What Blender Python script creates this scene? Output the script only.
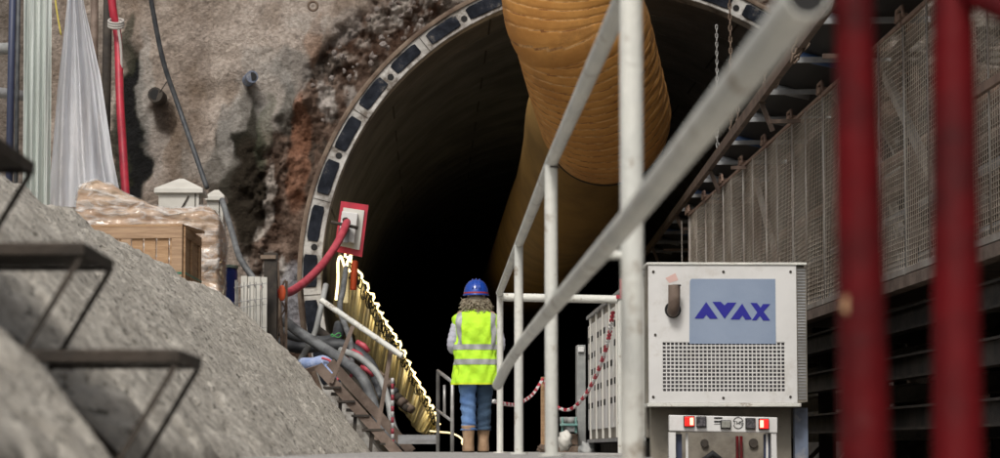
import bpy, bmesh, math, random
import numpy as np
from mathutils import Vector, Matrix, Euler
random.seed(7)
R = math.radians
for o in list(bpy.data.objects): bpy.data.objects.remove(o)
scene = bpy.context.scene
COL = scene.collection

# ---------------------------------------------------------------- camera
F = 2500.0                                    # focal length in photo pixels (photo 1000 x 458)
cam_d = bpy.data.cameras.new('camera'); cam = bpy.data.objects.new('camera', cam_d); COL.objects.link(cam)
cam_d.sensor_width = 36; cam_d.lens = 90; cam_d.clip_start = 0.1; cam_d.clip_end = 1500
pitch = math.atan(220.5/F); yaw = math.atan(72/F*math.cos(pitch))
cam.rotation_euler = (R(90)+pitch, 0, -yaw)
cam.location = (0, 0, 0)
cam_d.dof.use_dof = True; cam_d.dof.focus_distance = 25; cam_d.dof.aperture_fstop = 4.6
scene.camera = cam
MC = Euler((R(90)+pitch, 0, -yaw)).to_matrix()
def P(u, v, Y):
    """world point at depth Y seen at photo pixel (u, v)"""
    d = MC @ Vector(((u-500)/F, (229-v)/F, -1))
    return d * (Y/d.y)

# ---------------------------------------------------------------- light
SUN_EL, SUN_AZ = 48, 200          # compass-like: direction the light comes from (behind the camera, a little right)
world = bpy.data.worlds.new("World"); scene.world = world; world.use_nodes = True
wn = world.node_tree; bg = wn.nodes['Background']
sky = wn.nodes.new('ShaderNodeTexSky'); sky.sky_type = 'NISHITA'; sky.sun_disc = False
sky.sun_elevation = R(SUN_EL); sky.sun_rotation = R(SUN_AZ-20); sky.dust_density = 6; sky.air_density = 1.0; sky.ozone_density = 0.6
hs = wn.nodes.new('ShaderNodeHueSaturation'); hs.inputs['Saturation'].default_value = 0.45
wn.links.new(sky.outputs[0], hs.inputs['Color']); wn.links.new(hs.outputs[0], bg.inputs[0])
bg.inputs[1].default_value = 0.10
sd = bpy.data.lights.new('sun', 'SUN'); sun = bpy.data.objects.new('sun', sd); COL.objects.link(sun)
sd.energy = 1.5; sd.angle = R(12); sd.color = (1, .95, .88)
az = R(-15)                                    # light arrives from behind the camera, slightly left
dirv = Vector((math.sin(az)*math.cos(R(SUN_EL)), -math.cos(az)*math.cos(R(SUN_EL)), math.sin(R(SUN_EL))))
sun.rotation_euler = dirv.to_track_quat('Z', 'Y').to_euler()
sky.sun_rotation = math.pi - az
scene.view_settings.view_transform = 'Standard'; scene.view_settings.look = 'None'
scene.view_settings.exposure = 0.12; scene.view_settings.gamma = 1
scene.render.resolution_x = 1024; scene.render.resolution_y = 469

# ---------------------------------------------------------------- materials
def mat(name, col, rough=.7, metal=0, col2=None, scale=4, det=6, mix=(.4,.6), bump=0, bscale=20, coat=0,
        dirt=None, dscale=1.5, dmix=(.55,.7), stretch=(1,1,1), spec=.5, bstretch=None, vcol=False, emit=None, estr=0):
    m = bpy.data.materials.new(name); m.use_nodes = True
    nt = m.node_tree; N = nt.nodes; L = nt.links; b = N['Principled BSDF']
    b.inputs['Roughness'].default_value = rough; b.inputs['Metallic'].default_value = metal
    b.inputs['Specular IOR Level'].default_value = spec; b.inputs['Coat Weight'].default_value = coat
    tc = N.new('ShaderNodeTexCoord')
    def mapped(s):
        mp = N.new('ShaderNodeMapping'); L.new(tc.outputs['Object'], mp.inputs[0]); mp.inputs['Scale'].default_value = s; return mp.outputs[0]
    src = None
    def ramp(inp, lo, hi):
        r = N.new('ShaderNodeValToRGB'); r.color_ramp.elements[0].position = lo; r.color_ramp.elements[1].position = hi; L.new(inp, r.inputs[0]); return r.outputs[0]
    def mixc(f, a, c):
        mx = N.new('ShaderNodeMix'); mx.data_type = 'RGBA'
        if f is not None: L.new(f, mx.inputs['Factor'])
        for s, k in ((a, 'A'), (c, 'B')):
            i = [q for q in mx.inputs if q.name == k and q.type == 'RGBA'][0]
            if isinstance(s, (tuple, list)): i.default_value = (*s, 1)
            else: L.new(s, i)
        return [q for q in mx.outputs if q.type == 'RGBA'][0]
    if vcol:
        a = N.new('ShaderNodeVertexColor'); a.layer_name = 'Col'; cur = a.outputs[0]
        if col2:
            n = N.new('ShaderNodeTexNoise'); n.inputs['Scale'].default_value = scale; n.inputs['Detail'].default_value = det; L.new(mapped(stretch), n.inputs['Vector'])
            mm = N.new('ShaderNodeMix'); mm.data_type = 'RGBA'; mm.blend_type = 'MULTIPLY'; mm.inputs['Factor'].default_value = 1
            ia = [q for q in mm.inputs if q.type == 'RGBA']
            L.new(cur, ia[0]); L.new(mixc(ramp(n.outputs[0], *mix), col, col2), ia[1]); cur = [q for q in mm.outputs if q.type == 'RGBA'][0]
    elif col2:
        n = N.new('ShaderNodeTexNoise'); n.inputs['Scale'].default_value = scale; n.inputs['Detail'].default_value = det; n.inputs['Roughness'].default_value = .6
        L.new(mapped(stretch), n.inputs['Vector']); cur = mixc(ramp(n.outputs[0], *mix), col, col2)
    else: cur = None
    if dirt:
        n = N.new('ShaderNodeTexNoise'); n.inputs['Scale'].default_value = dscale; n.inputs['Detail'].default_value = 9; n.inputs['Roughness'].default_value = .68
        L.new(mapped((1,1,1)), n.inputs['Vector']); cur = mixc(ramp(n.outputs[0], *dmix), cur if cur is not None else col, dirt)
    if cur is not None: L.new(cur, b.inputs['Base Color'])
    else: b.inputs['Base Color'].default_value = (*col, 1)
    if bump:
        n = N.new('ShaderNodeTexNoise'); n.inputs['Scale'].default_value = bscale; n.inputs['Detail'].default_value = 8; n.inputs['Roughness'].default_value = .65
        L.new(mapped(bstretch or stretch), n.inputs['Vector'])
        bp = N.new('ShaderNodeBump'); bp.inputs['Strength'].default_value = min(1, bump); bp.inputs['Distance'].default_value = .03*max(1, bump)
        L.new(n.outputs[0], bp.inputs['Height']); L.new(bp.outputs[0], b.inputs['Normal'])
    if emit: b.inputs['Emission Color'].default_value = (*emit, 1); b.inputs['Emission Strength'].default_value = estr
    return m

M = {}
M['wall'] = mat('shotcrete_wall', (.78,.765,.75), .9, spec=.15, vcol=True, col2=(1.12,1.12,1.12), scale=18, det=10, mix=(.35,.65), bump=1.6, bscale=24)
M['slope'] = mat('shotcrete_slope', (.44,.405,.35), .95, spec=.2, col2=(.70,.66,.585), scale=16, det=12, mix=(.36,.62), bump=1.3, bscale=30, dirt=(.12,.11,.09), dscale=28, dmix=(.55,.63))
M['platform'] = mat('concrete_slab', (.30,.29,.275), .85, col2=(.42,.41,.39), scale=1.5, bump=.4, bscale=30, dirt=(.2,.19,.17))
M['soil'] = mat('muddy_ground', (.10,.085,.065), .9, col2=(.16,.135,.11), scale=2, bump=1, bscale=8)
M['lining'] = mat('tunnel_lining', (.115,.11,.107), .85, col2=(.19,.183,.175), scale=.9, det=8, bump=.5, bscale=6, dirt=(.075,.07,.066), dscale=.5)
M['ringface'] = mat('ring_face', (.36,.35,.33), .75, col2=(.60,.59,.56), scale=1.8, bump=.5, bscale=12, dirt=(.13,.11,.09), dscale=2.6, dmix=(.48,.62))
M['pad'] = mat('rubber_pad', (.007,.009,.014), .85, spec=.2, col2=(.02,.024,.034), scale=5, bump=.5, bscale=14, dirt=(.13,.12,.11), dscale=5, dmix=(.58,.68))
M['rustrim'] = mat('rusty_steel', (.10,.065,.045), .8, col2=(.2,.15,.11), scale=4, bump=.4, bscale=30)
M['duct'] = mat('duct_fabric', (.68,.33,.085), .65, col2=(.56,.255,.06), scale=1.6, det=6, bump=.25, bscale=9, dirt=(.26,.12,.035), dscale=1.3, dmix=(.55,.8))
M['ductshade'] = mat('shaded_duct_fabric', (.34,.20,.055), .7, col2=(.24,.14,.04), scale=1.2, bump=.25, bscale=6)  # duct fabric darkened, the tunnel's shade put into the colour
M['ductseam'] = mat('duct_stitching', (.27,.11,.03), .7, col2=(.66,.38,.15), scale=6, mix=(.42,.58))
M['seam'] = mat('dark_seam', (.03,.022,.012), .9)
M['white'] = mat('white_paint', (.72,.72,.66), .5, col2=(.60,.61,.57), scale=2.2, bump=.3, bscale=30, dirt=(.30,.25,.19), dscale=7, dmix=(.57,.66))
M['white2'] = mat('white_panel_paint', (.70,.70,.69), .4, col2=(.63,.63,.62), scale=1.7, dirt=(.40,.36,.30), dscale=2.8, dmix=(.54,.82))
M['offwhite'] = mat('offwhite_cabinet', (.62,.61,.56), .5, col2=(.55,.54,.49), scale=3, dirt=(.35,.31,.26), dscale=2, dmix=(.6,.8))
M['red'] = mat('red_paint', (.10,.002,.004), .6, spec=.15, col2=(.05,.004,.005), scale=7, bump=.25, bscale=18, dirt=(.09,.02,.02), dscale=4, dmix=(.56,.66))
M['scratch'] = mat('worn_primer', (.42,.27,.14), .7, col2=(.3,.12,.08), scale=15)
M['black'] = mat('black_hole', (.008,.008,.008), .8)
M['darksteel'] = mat('dark_steel', (.035,.031,.028), .75, spec=.25, col2=(.065,.055,.045), scale=4, bump=.3, bscale=30)
M['treadsteel'] = mat('tread_steel', (.03,.024,.018), .75, col2=(.065,.05,.038), scale=8, bump=.5, bscale=40)
M['brownsteel'] = mat('brown_steel', (.12,.085,.065), .7, col2=(.2,.15,.12), scale=5, bump=.3, bscale=30)
M['galv'] = mat('galvanised', (.45,.45,.44), .45, metal=.5, col2=(.3,.3,.29), scale=8)
M['wire'] = mat('mesh_wire', (.66,.59,.50), .6, col2=(.42,.35,.28), scale=1.2)
M['fencesteel'] = mat('fence_frame', (.36,.34,.31), .6, metal=.15, col2=(.24,.2,.17), scale=2)
M['rustframe'] = mat('rusty_rail', (.30,.2,.15), .7, col2=(.2,.13,.1), scale=5)
M['conv'] = mat('conveyor_steel', (.16,.11,.085), .7, col2=(.09,.065,.05), scale=4, bump=.3)
M['greysteel'] = mat('grey_steel', (.32,.33,.34), .55, metal=.2, col2=(.22,.22,.22), scale=3)
M['bluedark'] = mat('blue_roller', (.05,.10,.22), .5)
M['belt'] = mat('rubber_belt', (.012,.012,.013), .7)
M['wood'] = mat('pale_wood', (.42,.27,.15), .75, col2=(.30,.175,.09), scale=2.2, det=8, stretch=(1,1,9), bump=.3, bscale=9, dirt=(.2,.12,.07), dscale=2, dmix=(.6,.8))
M['woodh'] = mat('pale_wood_rail', (.42,.285,.18), .8, col2=(.30,.195,.12), scale=2.2, det=8, stretch=(1,1,12), bump=.3, bscale=9)
M['plank'] = mat('dark_plank', (.14,.10,.075), .85, col2=(.08,.06,.045), scale=3, stretch=(.4,1,6))
M['sack'] = mat('brown_sacks', (.40,.26,.165), .75, col2=(.50,.37,.26), scale=3, det=9, stretch=(.5,.5,3), bump=.5, bscale=10, dirt=(.28,.17,.10), dscale=2.5, dmix=(.5,.66), coat=.5)
M['bluebarrel'] = mat('blue_plastic', (.015,.035,.19), .4, col2=(.01,.025,.13), scale=3)
M['greenrim'] = mat('pale_green_lid', (.25,.34,.28), .6)
M['strap'] = mat('green_strap', (.02,.16,.10), .5)
M['redhose'] = mat('red_hose', (.50,.025,.05), .45, col2=(.36,.02,.04), scale=5)
M['pinkhose'] = mat('faded_red_hose', (.52,.09,.12), .5, col2=(.42,.05,.075), scale=6)
M['greyhose'] = mat('grey_hose', (.17,.18,.185), .6, col2=(.09,.095,.10), scale=5, bump=.2, bscale=30)
M['darkhose'] = mat('dark_hose', (.035,.04,.047), .55, col2=(.07,.075,.08), scale=6)
M['lighthose'] = mat('pale_hose', (.34,.35,.34), .55, col2=(.24,.25,.245), scale=5)
M['bluewrap'] = mat('blue_sleeve', (.26,.36,.62), .6, col2=(.4,.48,.7), scale=10, bump=.5, bscale=25)
M['navy'] = mat('navy_paint', (.035,.045,.09), .5)
M['stickerblue'] = mat('pale_blue_sticker', (.225,.29,.405), .6, col2=(.26,.325,.44), scale=1.5, bump=.12, bscale=6)
M['logoblue'] = mat('logo_blue', (.012,.012,.27), .5)
M['lamp_red'] = mat('red_lamp_glass', (.6,.01,.01), .3, emit=(1,.02,.012), estr=.9)
M['lamp_core'] = mat('lit_filament', (1,.4,.3), .3, emit=(1,.16,.10), estr=5)
M['lampdark'] = mat('dark_lamp_glass', (.03,.03,.035), .25, col2=(.12,.11,.12), scale=40)
M['lampgrey'] = mat('grey_lamp_glass', (.28,.28,.25), .3, col2=(.18,.18,.16), scale=50)
M['bluegrey'] = mat('blue_grey_steel', (.16,.2,.28), .6, col2=(.11,.13,.18), scale=4, dirt=(.3,.3,.3), dscale=5)
M['beige'] = mat('dirty_beige_steel', (.26,.235,.19), .6, col2=(.17,.155,.13), scale=3, dirt=(.1,.08,.06), dscale=2.5, dmix=(.5,.66))
M['teal'] = mat('teal_paint', (.12,.28,.26), .5, col2=(.2,.33,.3), scale=9)
M['rope'] = mat('lit_rope', (1,.9,.6), .4, emit=(1,.76,.34), estr=4)
M['ropeglow'] = mat('lit_rope_far', (1,.9,.6), .4, emit=(1,.80,.42), estr=1.3)
M['yellowsheet'] = mat('yellow_sheet', (.80,.71,.42), .7, col2=(.62,.53,.28), scale=2, det=8, bump=.3, bscale=8, dirt=(.12,.09,.04), dscale=3, dmix=(.58,.72))
M['concreterock'] = mat('pale_rock', (.13,.10,.085), .95, col2=(.22,.195,.18), scale=3, bump=1, bscale=14)
M['cord'] = mat('grey_cord', (.42,.40,.37), .9)
M['orange'] = mat('orange_tag', (.75,.12,.04), .6)
M['yellowcord'] = mat('yellow_cord', (.6,.5,.1), .7)
# clothing, body
M['skin'] = mat('skin', (.52,.33,.24), .55)
M['hair'] = mat('hair', (.26,.21,.14), .7, col2=(.42,.37,.28), scale=30, bump=.5, bscale=60)
M['vest'] = mat('hi_vis_vest', (.55,.92,.03), .75, col2=(.47,.84,.03), scale=6, bump=.6, bscale=9)
M['vestband'] = mat('reflective_band', (.30,.31,.31), .4, col2=(.36,.37,.37), scale=12)
M['piping'] = mat('vest_binding', (.62,.75,.02), .7)
M['shirt'] = mat('pale_shirt', (.50,.51,.57), .85, col2=(.42,.43,.5), scale=8, bump=.4, bscale=14)
M['jeans'] = mat('denim', (.075,.16,.36), .85, col2=(.13,.24,.46), scale=5, bump=.6, bscale=12)  # denim of the lit leg, its brightness put into the colour
M['jeansshade'] = mat('denim_shaded', (.02,.045,.085), .85, col2=(.035,.07,.12), scale=5, bump=.6, bscale=12)  # same denim darkened, the other leg's shade put into the colour
M['boot'] = mat('tan_suede', (.30,.19,.11), .85, col2=(.40,.27,.17), scale=7, bump=.5, bscale=18)
M['sole'] = mat('boot_sole', (.06,.045,.03), .8)
M['helmet'] = mat('blue_helmet', (.012,.06,.36), .28, coat=.3)
M['helmetred'] = mat('red_strip', (.3,.03,.05), .5)

def film_mat():
    m = bpy.data.materials.new('stretch_film'); m.use_nodes = True; nt = m.node_tree; N = nt.nodes; L = nt.links
    b = N['Principled BSDF']; b.inputs['Base Color'].default_value = (.75,.74,.72,1); b.inputs['Roughness'].default_value = .22
    tc = N.new('ShaderNodeTexCoord'); mp = N.new('ShaderNodeMapping'); mp.inputs['Scale'].default_value = (1.2,1.2,3.2); mp.inputs['Rotation'].default_value = (0,.35,0)
    n = N.new('ShaderNodeTexNoise'); n.inputs['Scale'].default_value = 3.2; n.inputs['Detail'].default_value = 9; n.inputs['Distortion'].default_value = 1.2
    L.new(tc.outputs['Object'], mp.inputs[0]); L.new(mp.outputs[0], n.inputs['Vector'])
    bp = N.new('ShaderNodeBump'); bp.inputs['Strength'].default_value = 1; bp.inputs['Distance'].default_value = .05
    L.new(n.outputs[0], bp.inputs['Height']); L.new(bp.outputs[0], b.inputs['Normal'])
    r = N.new('ShaderNodeValToRGB'); r.color_ramp.elements[0].position = .42; r.color_ramp.elements[0].color = (.04,)*3+(1,)
    r.color_ramp.elements[1].position = .72; r.color_ramp.elements[1].color = (.72,)*3+(1,)
    L.new(n.outputs[0], r.inputs[0]); L.new(r.outputs[0], b.inputs['Alpha'])
    return m
M['film'] = film_mat()
def sheet_mat(name, col, trans, alpha):
    m = bpy.data.materials.new(name); m.use_nodes = True; nt = m.node_tree; N = nt.nodes; L = nt.links
    out = N['Material Output']; b = N['Principled BSDF']; b.inputs['Base Color'].default_value = (*col,1); b.inputs['Roughness'].default_value = .38
    tl = N.new('ShaderNodeBsdfTranslucent'); tl.inputs[0].default_value = (*col,1)
    mx = N.new('ShaderNodeMixShader'); mx.inputs[0].default_value = trans; L.new(b.outputs[0], mx.inputs[1]); L.new(tl.outputs[0], mx.inputs[2])
    tp = N.new('ShaderNodeBsdfTransparent'); m2 = N.new('ShaderNodeMixShader')
    tc = N.new('ShaderNodeTexCoord'); mp = N.new('ShaderNodeMapping'); mp.inputs['Scale'].default_value = (3,3,.35)
    n = N.new('ShaderNodeTexNoise'); n.inputs['Scale'].default_value = 3; n.inputs['Detail'].default_value = 6
    L.new(tc.outputs['Object'], mp.inputs[0]); L.new(mp.outputs[0], n.inputs['Vector'])
    r = N.new('ShaderNodeMapRange'); r.inputs[1].default_value=.3; r.inputs[2].default_value=.7; r.inputs[3].default_value = max(0,alpha-.15); r.inputs[4].default_value = min(1,alpha+.15)
    L.new(n.outputs[0], r.inputs[0]); L.new(r.outputs[0], m2.inputs[0]); L.new(tp.outputs[0], m2.inputs[1]); L.new(mx.outputs[0], m2.inputs[2])
    bp = N.new('ShaderNodeBump'); bp.inputs['Strength'].default_value = .6; bp.inputs['Distance'].default_value = .04
    L.new(n.outputs[0], bp.inputs['Height']); L.new(bp.outputs[0], b.inputs['Normal'])
    L.new(m2.outputs[0], out.inputs['Surface']); return m
M['plastic'] = sheet_mat('plastic_sheet', (.80,.83,.88), .22, .80)
M['strip'] = sheet_mat('pleated_plastic', (.66,.72,.69), .2, .92)

# ---------------------------------------------------------------- mesh builder
def catmull(pts, n=8):
    pts = [Vector(p) for p in pts]; q = [pts[0]*2-pts[1]] + pts + [pts[-1]*2-pts[-2]]; out = []
    for i in range(1, len(q)-2):
        a, b, c, d = q[i-1:i+3]
        for k in range(n):
            t = k/n
            out.append(.5*((2*b)+(c-a)*t+(2*a-5*b+4*c-d)*t*t+(3*b-a-3*c+d)*t**3))
    out.append(pts[-1]); return out

class MB:
    def __init__(s): s.v = []; s.f = []; s.mi = []; s.cur = 0
    def add(s, vs, fs):
        n = len(s.v); s.v += [Vector(p) for p in vs]; s.f += [tuple(i+n for i in f) for f in fs]; s.mi += [s.cur]*len(fs); return s
    def box(s, c, size, rot=None):
        hx, hy, hz = size[0]/2, size[1]/2, size[2]/2
        vs = [Vector((x, y, z)) for x in (-hx, hx) for y in (-hy, hy) for z in (-hz, hz)]
        if rot is not None: vs = [rot @ v for v in vs]
        c = Vector(c)
        return s.add([v+c for v in vs], [(0,1,3,2),(4,6,7,5),(0,4,5,1),(2,3,7,6),(0,2,6,4),(1,5,7,3)])
    def box2(s, a, b):
        a = Vector(a); b = Vector(b); return s.box((a+b)/2, (abs(b.x-a.x), abs(b.y-a.y), abs(b.z-a.z)))
    def beam(s, p, q, w, h, up=(0,0,1)):
        p = Vector(p); q = Vector(q); d = (q-p); L = d.length; d.normalize(); up = Vector(up)
        x = d.cross(up)
        if x.length < 1e-4: x = d.cross(Vector((0,1,0)))
        x.normalize(); z = x.cross(d); rot = Matrix((x, d, z)).transposed()
        return s.box((p+q)/2, (w, L, h), rot)
    def ibeam(s, p, q, w, h, t=.012, up=(0,0,1)):
        p = Vector(p); q = Vector(q); d = (q-p).normalized(); x = d.cross(Vector(up)); x.normalize(); z = x.cross(d)
        for k in (-1, 1): s.beam(p+z*k*(h/2-t/2), q+z*k*(h/2-t/2), w, t, up)
        return s.beam(p, q, t, h-2*t-.002, up)
    def tube(s, pts, r, n=12, closed=False, caps=True):
        pts = [Vector(p) for p in pts]; N = len(pts); rr = r if isinstance(r, (list, tuple)) else [r]*N
        T = []
        for i in range(N):
            if closed: t = pts[(i+1) % N]-pts[i-1]
            else: t = pts[min(i+1, N-1)]-pts[max(i-1, 0)]
            T.append(t.normalized())
        a = T[0].cross(Vector((0,0,1)))
        if a.length < .05: a = T[0].cross(Vector((1,0,0)))
        a.normalize(); vs = []
        for i in range(N):
            a = (a-T[i]*a.dot(T[i])).normalized(); b = T[i].cross(a)
            for k in range(n):
                an = 2*math.pi*k/n; vs.append(pts[i]+(a*math.cos(an)+b*math.sin(an))*rr[i])
        fs = []
        for i in range(N if closed else N-1):
            j = (i+1) % N
            for k in range(n):
                l = (k+1) % n; fs.append((i*n+k, i*n+l, j*n+l, j*n+k))
        if caps and not closed: fs += [tuple(range(n-1, -1, -1)), tuple(range((N-1)*n, N*n))]
        return s.add(vs, fs)
    def pipe(s, p, q, r, n=20, wall=.004):
        """open hollow tube"""
        p = Vector(p); q = Vector(q); d = (q-p).normalized(); a = d.cross(Vector((0,0,1)))
        if a.length < .05: a = d.cross(Vector((1,0,0)))
        a.normalize(); b = d.cross(a); vs = []
        for c, rad in ((p, r), (q, r), (q, r-wall), (p, r-wall)):
            for k in range(n): an = 2*math.pi*k/n; vs.append(c+(a*math.cos(an)+b*math.sin(an))*rad)
        fs = []
        for i in range(4):
            j = (i+1) % 4
            for k in range(n): l = (k+1) % n; fs.append((i*n+k, i*n+l, j*n+l, j*n+k))
        return s.add(vs, fs)
    def loft(s, rings, caps=True):
        n = len(rings[0]); vs = [p for r in rings for p in r]; fs = []
        for i in range(len(rings)-1):
            for k in range(n): l = (k+1) % n; fs.append((i*n+k, i*n+l, (i+1)*n+l, (i+1)*n+k))
        if caps: fs += [tuple(range(n-1, -1, -1)), tuple(range((len(rings)-1)*n, len(rings)*n))]
        return s.add(vs, fs)
    def prism(s, poly, y0, y1):
        """polygon in x,z extruded in y"""
        n = len(poly); vs = [(x, y0, z) for x, z in poly]+[(x, y1, z) for x, z in poly]
        fs = [tuple(range(n)), tuple(range(2*n-1, n-1, -1))]+[(i, i+n, (i+1) % n+n, (i+1) % n) for i in range(n)]
        return s.add(vs, fs)
    def sphere(s, c, r, n=12, m=8):
        r = r if isinstance(r, (tuple, list)) else (r, r, r); c = Vector(c); rings = []
        for i in range(1, m):
            t = math.pi*i/m; rings.append([c+Vector((r[0]*math.sin(t)*math.cos(2*math.pi*k/n), r[1]*math.sin(t)*math.sin(2*math.pi*k/n), -r[2]*math.cos(t))) for k in range(n)])
        return s.loft(rings)
    def grid(s, rows, thick=None):
        h = len(rows); w = len(rows[0]); vs = [p for r in rows for p in r]
        return s.add(vs, [(i*w+j, i*w+j+1, (i+1)*w+j+1, (i+1)*w+j) for i in range(h-1) for j in range(w-1)])
    def build(s, name, m, parent=None, smooth=False, bevel=0, solid=0, origin=None, autos=False):
        me = bpy.data.meshes.new(name)
        if parent is not None:
            off = Vector((0,0,0)); q = parent
            while q: off += Vector(q.location); q = q.parent
            off2 = off
        else:
            if origin is None:
                xs = [v.x for v in s.v]; ys = [v.y for v in s.v]; zs = [v.z for v in s.v]
                origin = ((min(xs)+max(xs))/2, (min(ys)+max(ys))/2, min(zs))
            off2 = Vector(origin)
        me.from_pydata([v-off2 for v in s.v], [], s.f)
        ms = m if isinstance(m, list) else [m]
        for q in ms: me.materials.append(M[q] if isinstance(q, str) else q)
        if len(ms) > 1: me.polygons.foreach_set('material_index', s.mi)
        me.update()
        bm = bmesh.new(); bm.from_mesh(me)
        if len(bm.faces) < 60000: bmesh.ops.recalc_face_normals(bm, faces=bm.faces)
        bm.to_mesh(me); bm.free()
        if smooth: me.polygons.foreach_set('use_smooth', [True]*len(me.polygons))
        o = bpy.data.objects.new(name, me); COL.objects.link(o)
        if parent is not None: o.parent = parent
        else: o.location = off2
        if autos:
            me.set_sharp_from_angle(angle=R(40))
        if solid:
            q = o.modifiers.new('solid', 'SOLIDIFY'); q.thickness = solid; q.offset = 0
        if bevel:
            q = o.modifiers.new('bevel', 'BEVEL'); q.width = bevel; q.segments = 2; q.limit_method = 'ANGLE'
        return o

def tag(o, label=None, cat=None, group=None, kind=None):
    if label: o['label'] = label
    if cat: o['category'] = cat
    if group: o['group'] = group
    if kind: o['kind'] = kind
    return o
def thing(name, label, cat, loc, group=None):
    o = bpy.data.objects.new(name, None); COL.objects.link(o); o.location = loc; o.empty_display_size = .2
    return tag(o, label, cat, group)
def struct(o): o['kind'] = 'structure'; return o
def hose(name, label, pts, r, m, cat='hose', group=None, n=10, sub=8):
    return tag(MB().tube(catmull(pts, sub), r, n).build(name, m, smooth=True), label, cat, group)

# numpy noise
def vnoise(x, y, seed=0):
    xi = np.floor(x).astype(np.int64); yi = np.floor(y).astype(np.int64); fx = x-xi; fy = y-yi
    fx = fx*fx*(3-2*fx); fy = fy*fy*(3-2*fy)
    def h(a, b):
        n = (a*374761393 + b*668265263 + seed*982451653) & 0xffffffff
        n = ((n ^ (n >> 13))*1274126177) & 0xffffffff
        return ((n ^ (n >> 16)) & 0xffff)/65535.0
    return (h(xi,yi)*(1-fx)+h(xi+1,yi)*fx)*(1-fy)+(h(xi,yi+1)*(1-fx)+h(xi+1,yi+1)*fx)*fy
def fbm(x, y, seed=0, o=5, g=.5):
    a = 1; t = 0; w = 0
    for k in range(o): t = t+a*vnoise(x*2**k+k*17.3, y*2**k-k*9.1, seed+k); w += a; a *= g
    return t/w
def sst(a, b, x):
    t = np.clip((x-a)/(b-a), 0, 1); return t*t*(3-2*t)
def grid_mesh(name, X, Y, Z, m, keep=None, col=None, smooth=True):
    h, w = X.shape; idx = np.arange(h*w).reshape(h, w)
    f = np.stack([idx[:-1,:-1], idx[:-1,1:], idx[1:,1:], idx[1:,:-1]], -1).reshape(-1, 4)
    if keep is not None: f = f[keep[:-1,:-1].reshape(-1)]
    me = bpy.data.meshes.new(name); me.from_pydata(np.stack([X,Y,Z],-1).reshape(-1,3).tolist(), [], f.tolist())
    me.materials.append(M[m]); me.update()
    if smooth: me.polygons.foreach_set('use_smooth', [True]*len(me.polygons))
    if col is not None:
        ca = me.color_attributes.new('Col', 'FLOAT_COLOR', 'POINT')
        c = np.ones((h*w, 4)); c[:, :3] = col.reshape(-1, 3); ca.data.foreach_set('color', c.reshape(-1))
    o = bpy.data.objects.new(name, me); COL.objects.link(o); return o

# ================================================================ SETTING
GZ = -.03; LOW = -1.4
YW = 38.0                                # excavated face
RX, RZ = 2.77, 2.58                      # tunnel axis
# lower ground, reaching the horizon
n = 60
gx = np.linspace(-1, 1, n); gx = np.sign(gx)*np.abs(gx)**3*900
GX, GY = np.meshgrid(gx, gx+20)
struct(grid_mesh('ground', GX, GY, np.full_like(GX, LOW), 'soil'))
# concrete slab the person walks on
mb = MB(); mb.prism([(-.9, LOW-.2), (.82, LOW-.2), (.82, GZ), (-.9, GZ)], 9.0, 20.2)
mb.prism([(-2.2, LOW-.2), (1.62, LOW-.2), (1.62, GZ), (-2.2, GZ)], 20.2, 31.5)
struct(mb.build('pavement', 'platform', bevel=.015))

struct(MB().box2((-1.6, -12, LOW-.05), (3.2, 8.98, LOW+.006)).build('bounce_floor', mat('bounce_concrete', (.42,.40,.37), .9, col2=(.52,.5,.46), scale=2)))  # unseen pale floor, added to bounce light up under the rails
# shotcrete slope on the left
def slope():
    xs = np.concatenate([np.linspace(-14, -4.2, 30)[:-1], np.linspace(-4.2, -.30, 190)])
    ys = np.concatenate([np.arange(2.6, 8.5, .028), np.arange(8.5, 29.0, .07), np.arange(29.0, 29.7, .05), np.arange(29.75, 38.3, .15)])
    X, Y = np.meshgrid(xs, ys)
    a = -X
    px = [0, .62, .70, 1.48, 2.18, 2.6, 3.2, 14]; pz = [LOW, -.10, .02, .98, 1.64, 1.72, 1.60, 1.55]
    h = np.interp(a, px, pz)
    g = np.interp(Y, [5, 12.7, 16.6, 24, 29], [.80, .84, .87, .945, 1.0])
    h2 = np.where(h > 0, h*g, h)
    h2 = np.where((Y < 9) & (a < .66), LOW, h2)
    # end cut beyond which the pipes stand
    cut = sst(29.0, 29.7, Y)*sst(2.55, 2.2, a)
    Z = h2*(1-cut)+(LOW+.02)*cut
    Z = np.where((Y >= 29), np.where(a > 2.5, np.minimum(Z, 1.5), Z), Z)
    # streaks run down the slope: stretched noise
    s = a*.75+Z*.66
    nz = fbm(s*4, Y*7, 3, 5, .6)-.5
    nz2 = fbm(s*1.1, Y*1.3, 9, 4)-.5
    pits = np.clip(fbm(s*9, Y*16, 21, 4, .6)-.60, 0, 1)
    Z = Z+nz*.075+nz2*.17-pits*.34+(fbm(s*22, Y*30, 77, 3)-.5)*.022
    # ditch for the small steel stair
    d = sst(5.45, 5.62, Y)*sst(6.45, 6.2, Y)*sst(.5, .7, a)
    Z = Z-.13*d
    X = X+nz*.03
    o = grid_mesh('slope', X, Y, Z, 'slope'); struct(o)
slope()

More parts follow.
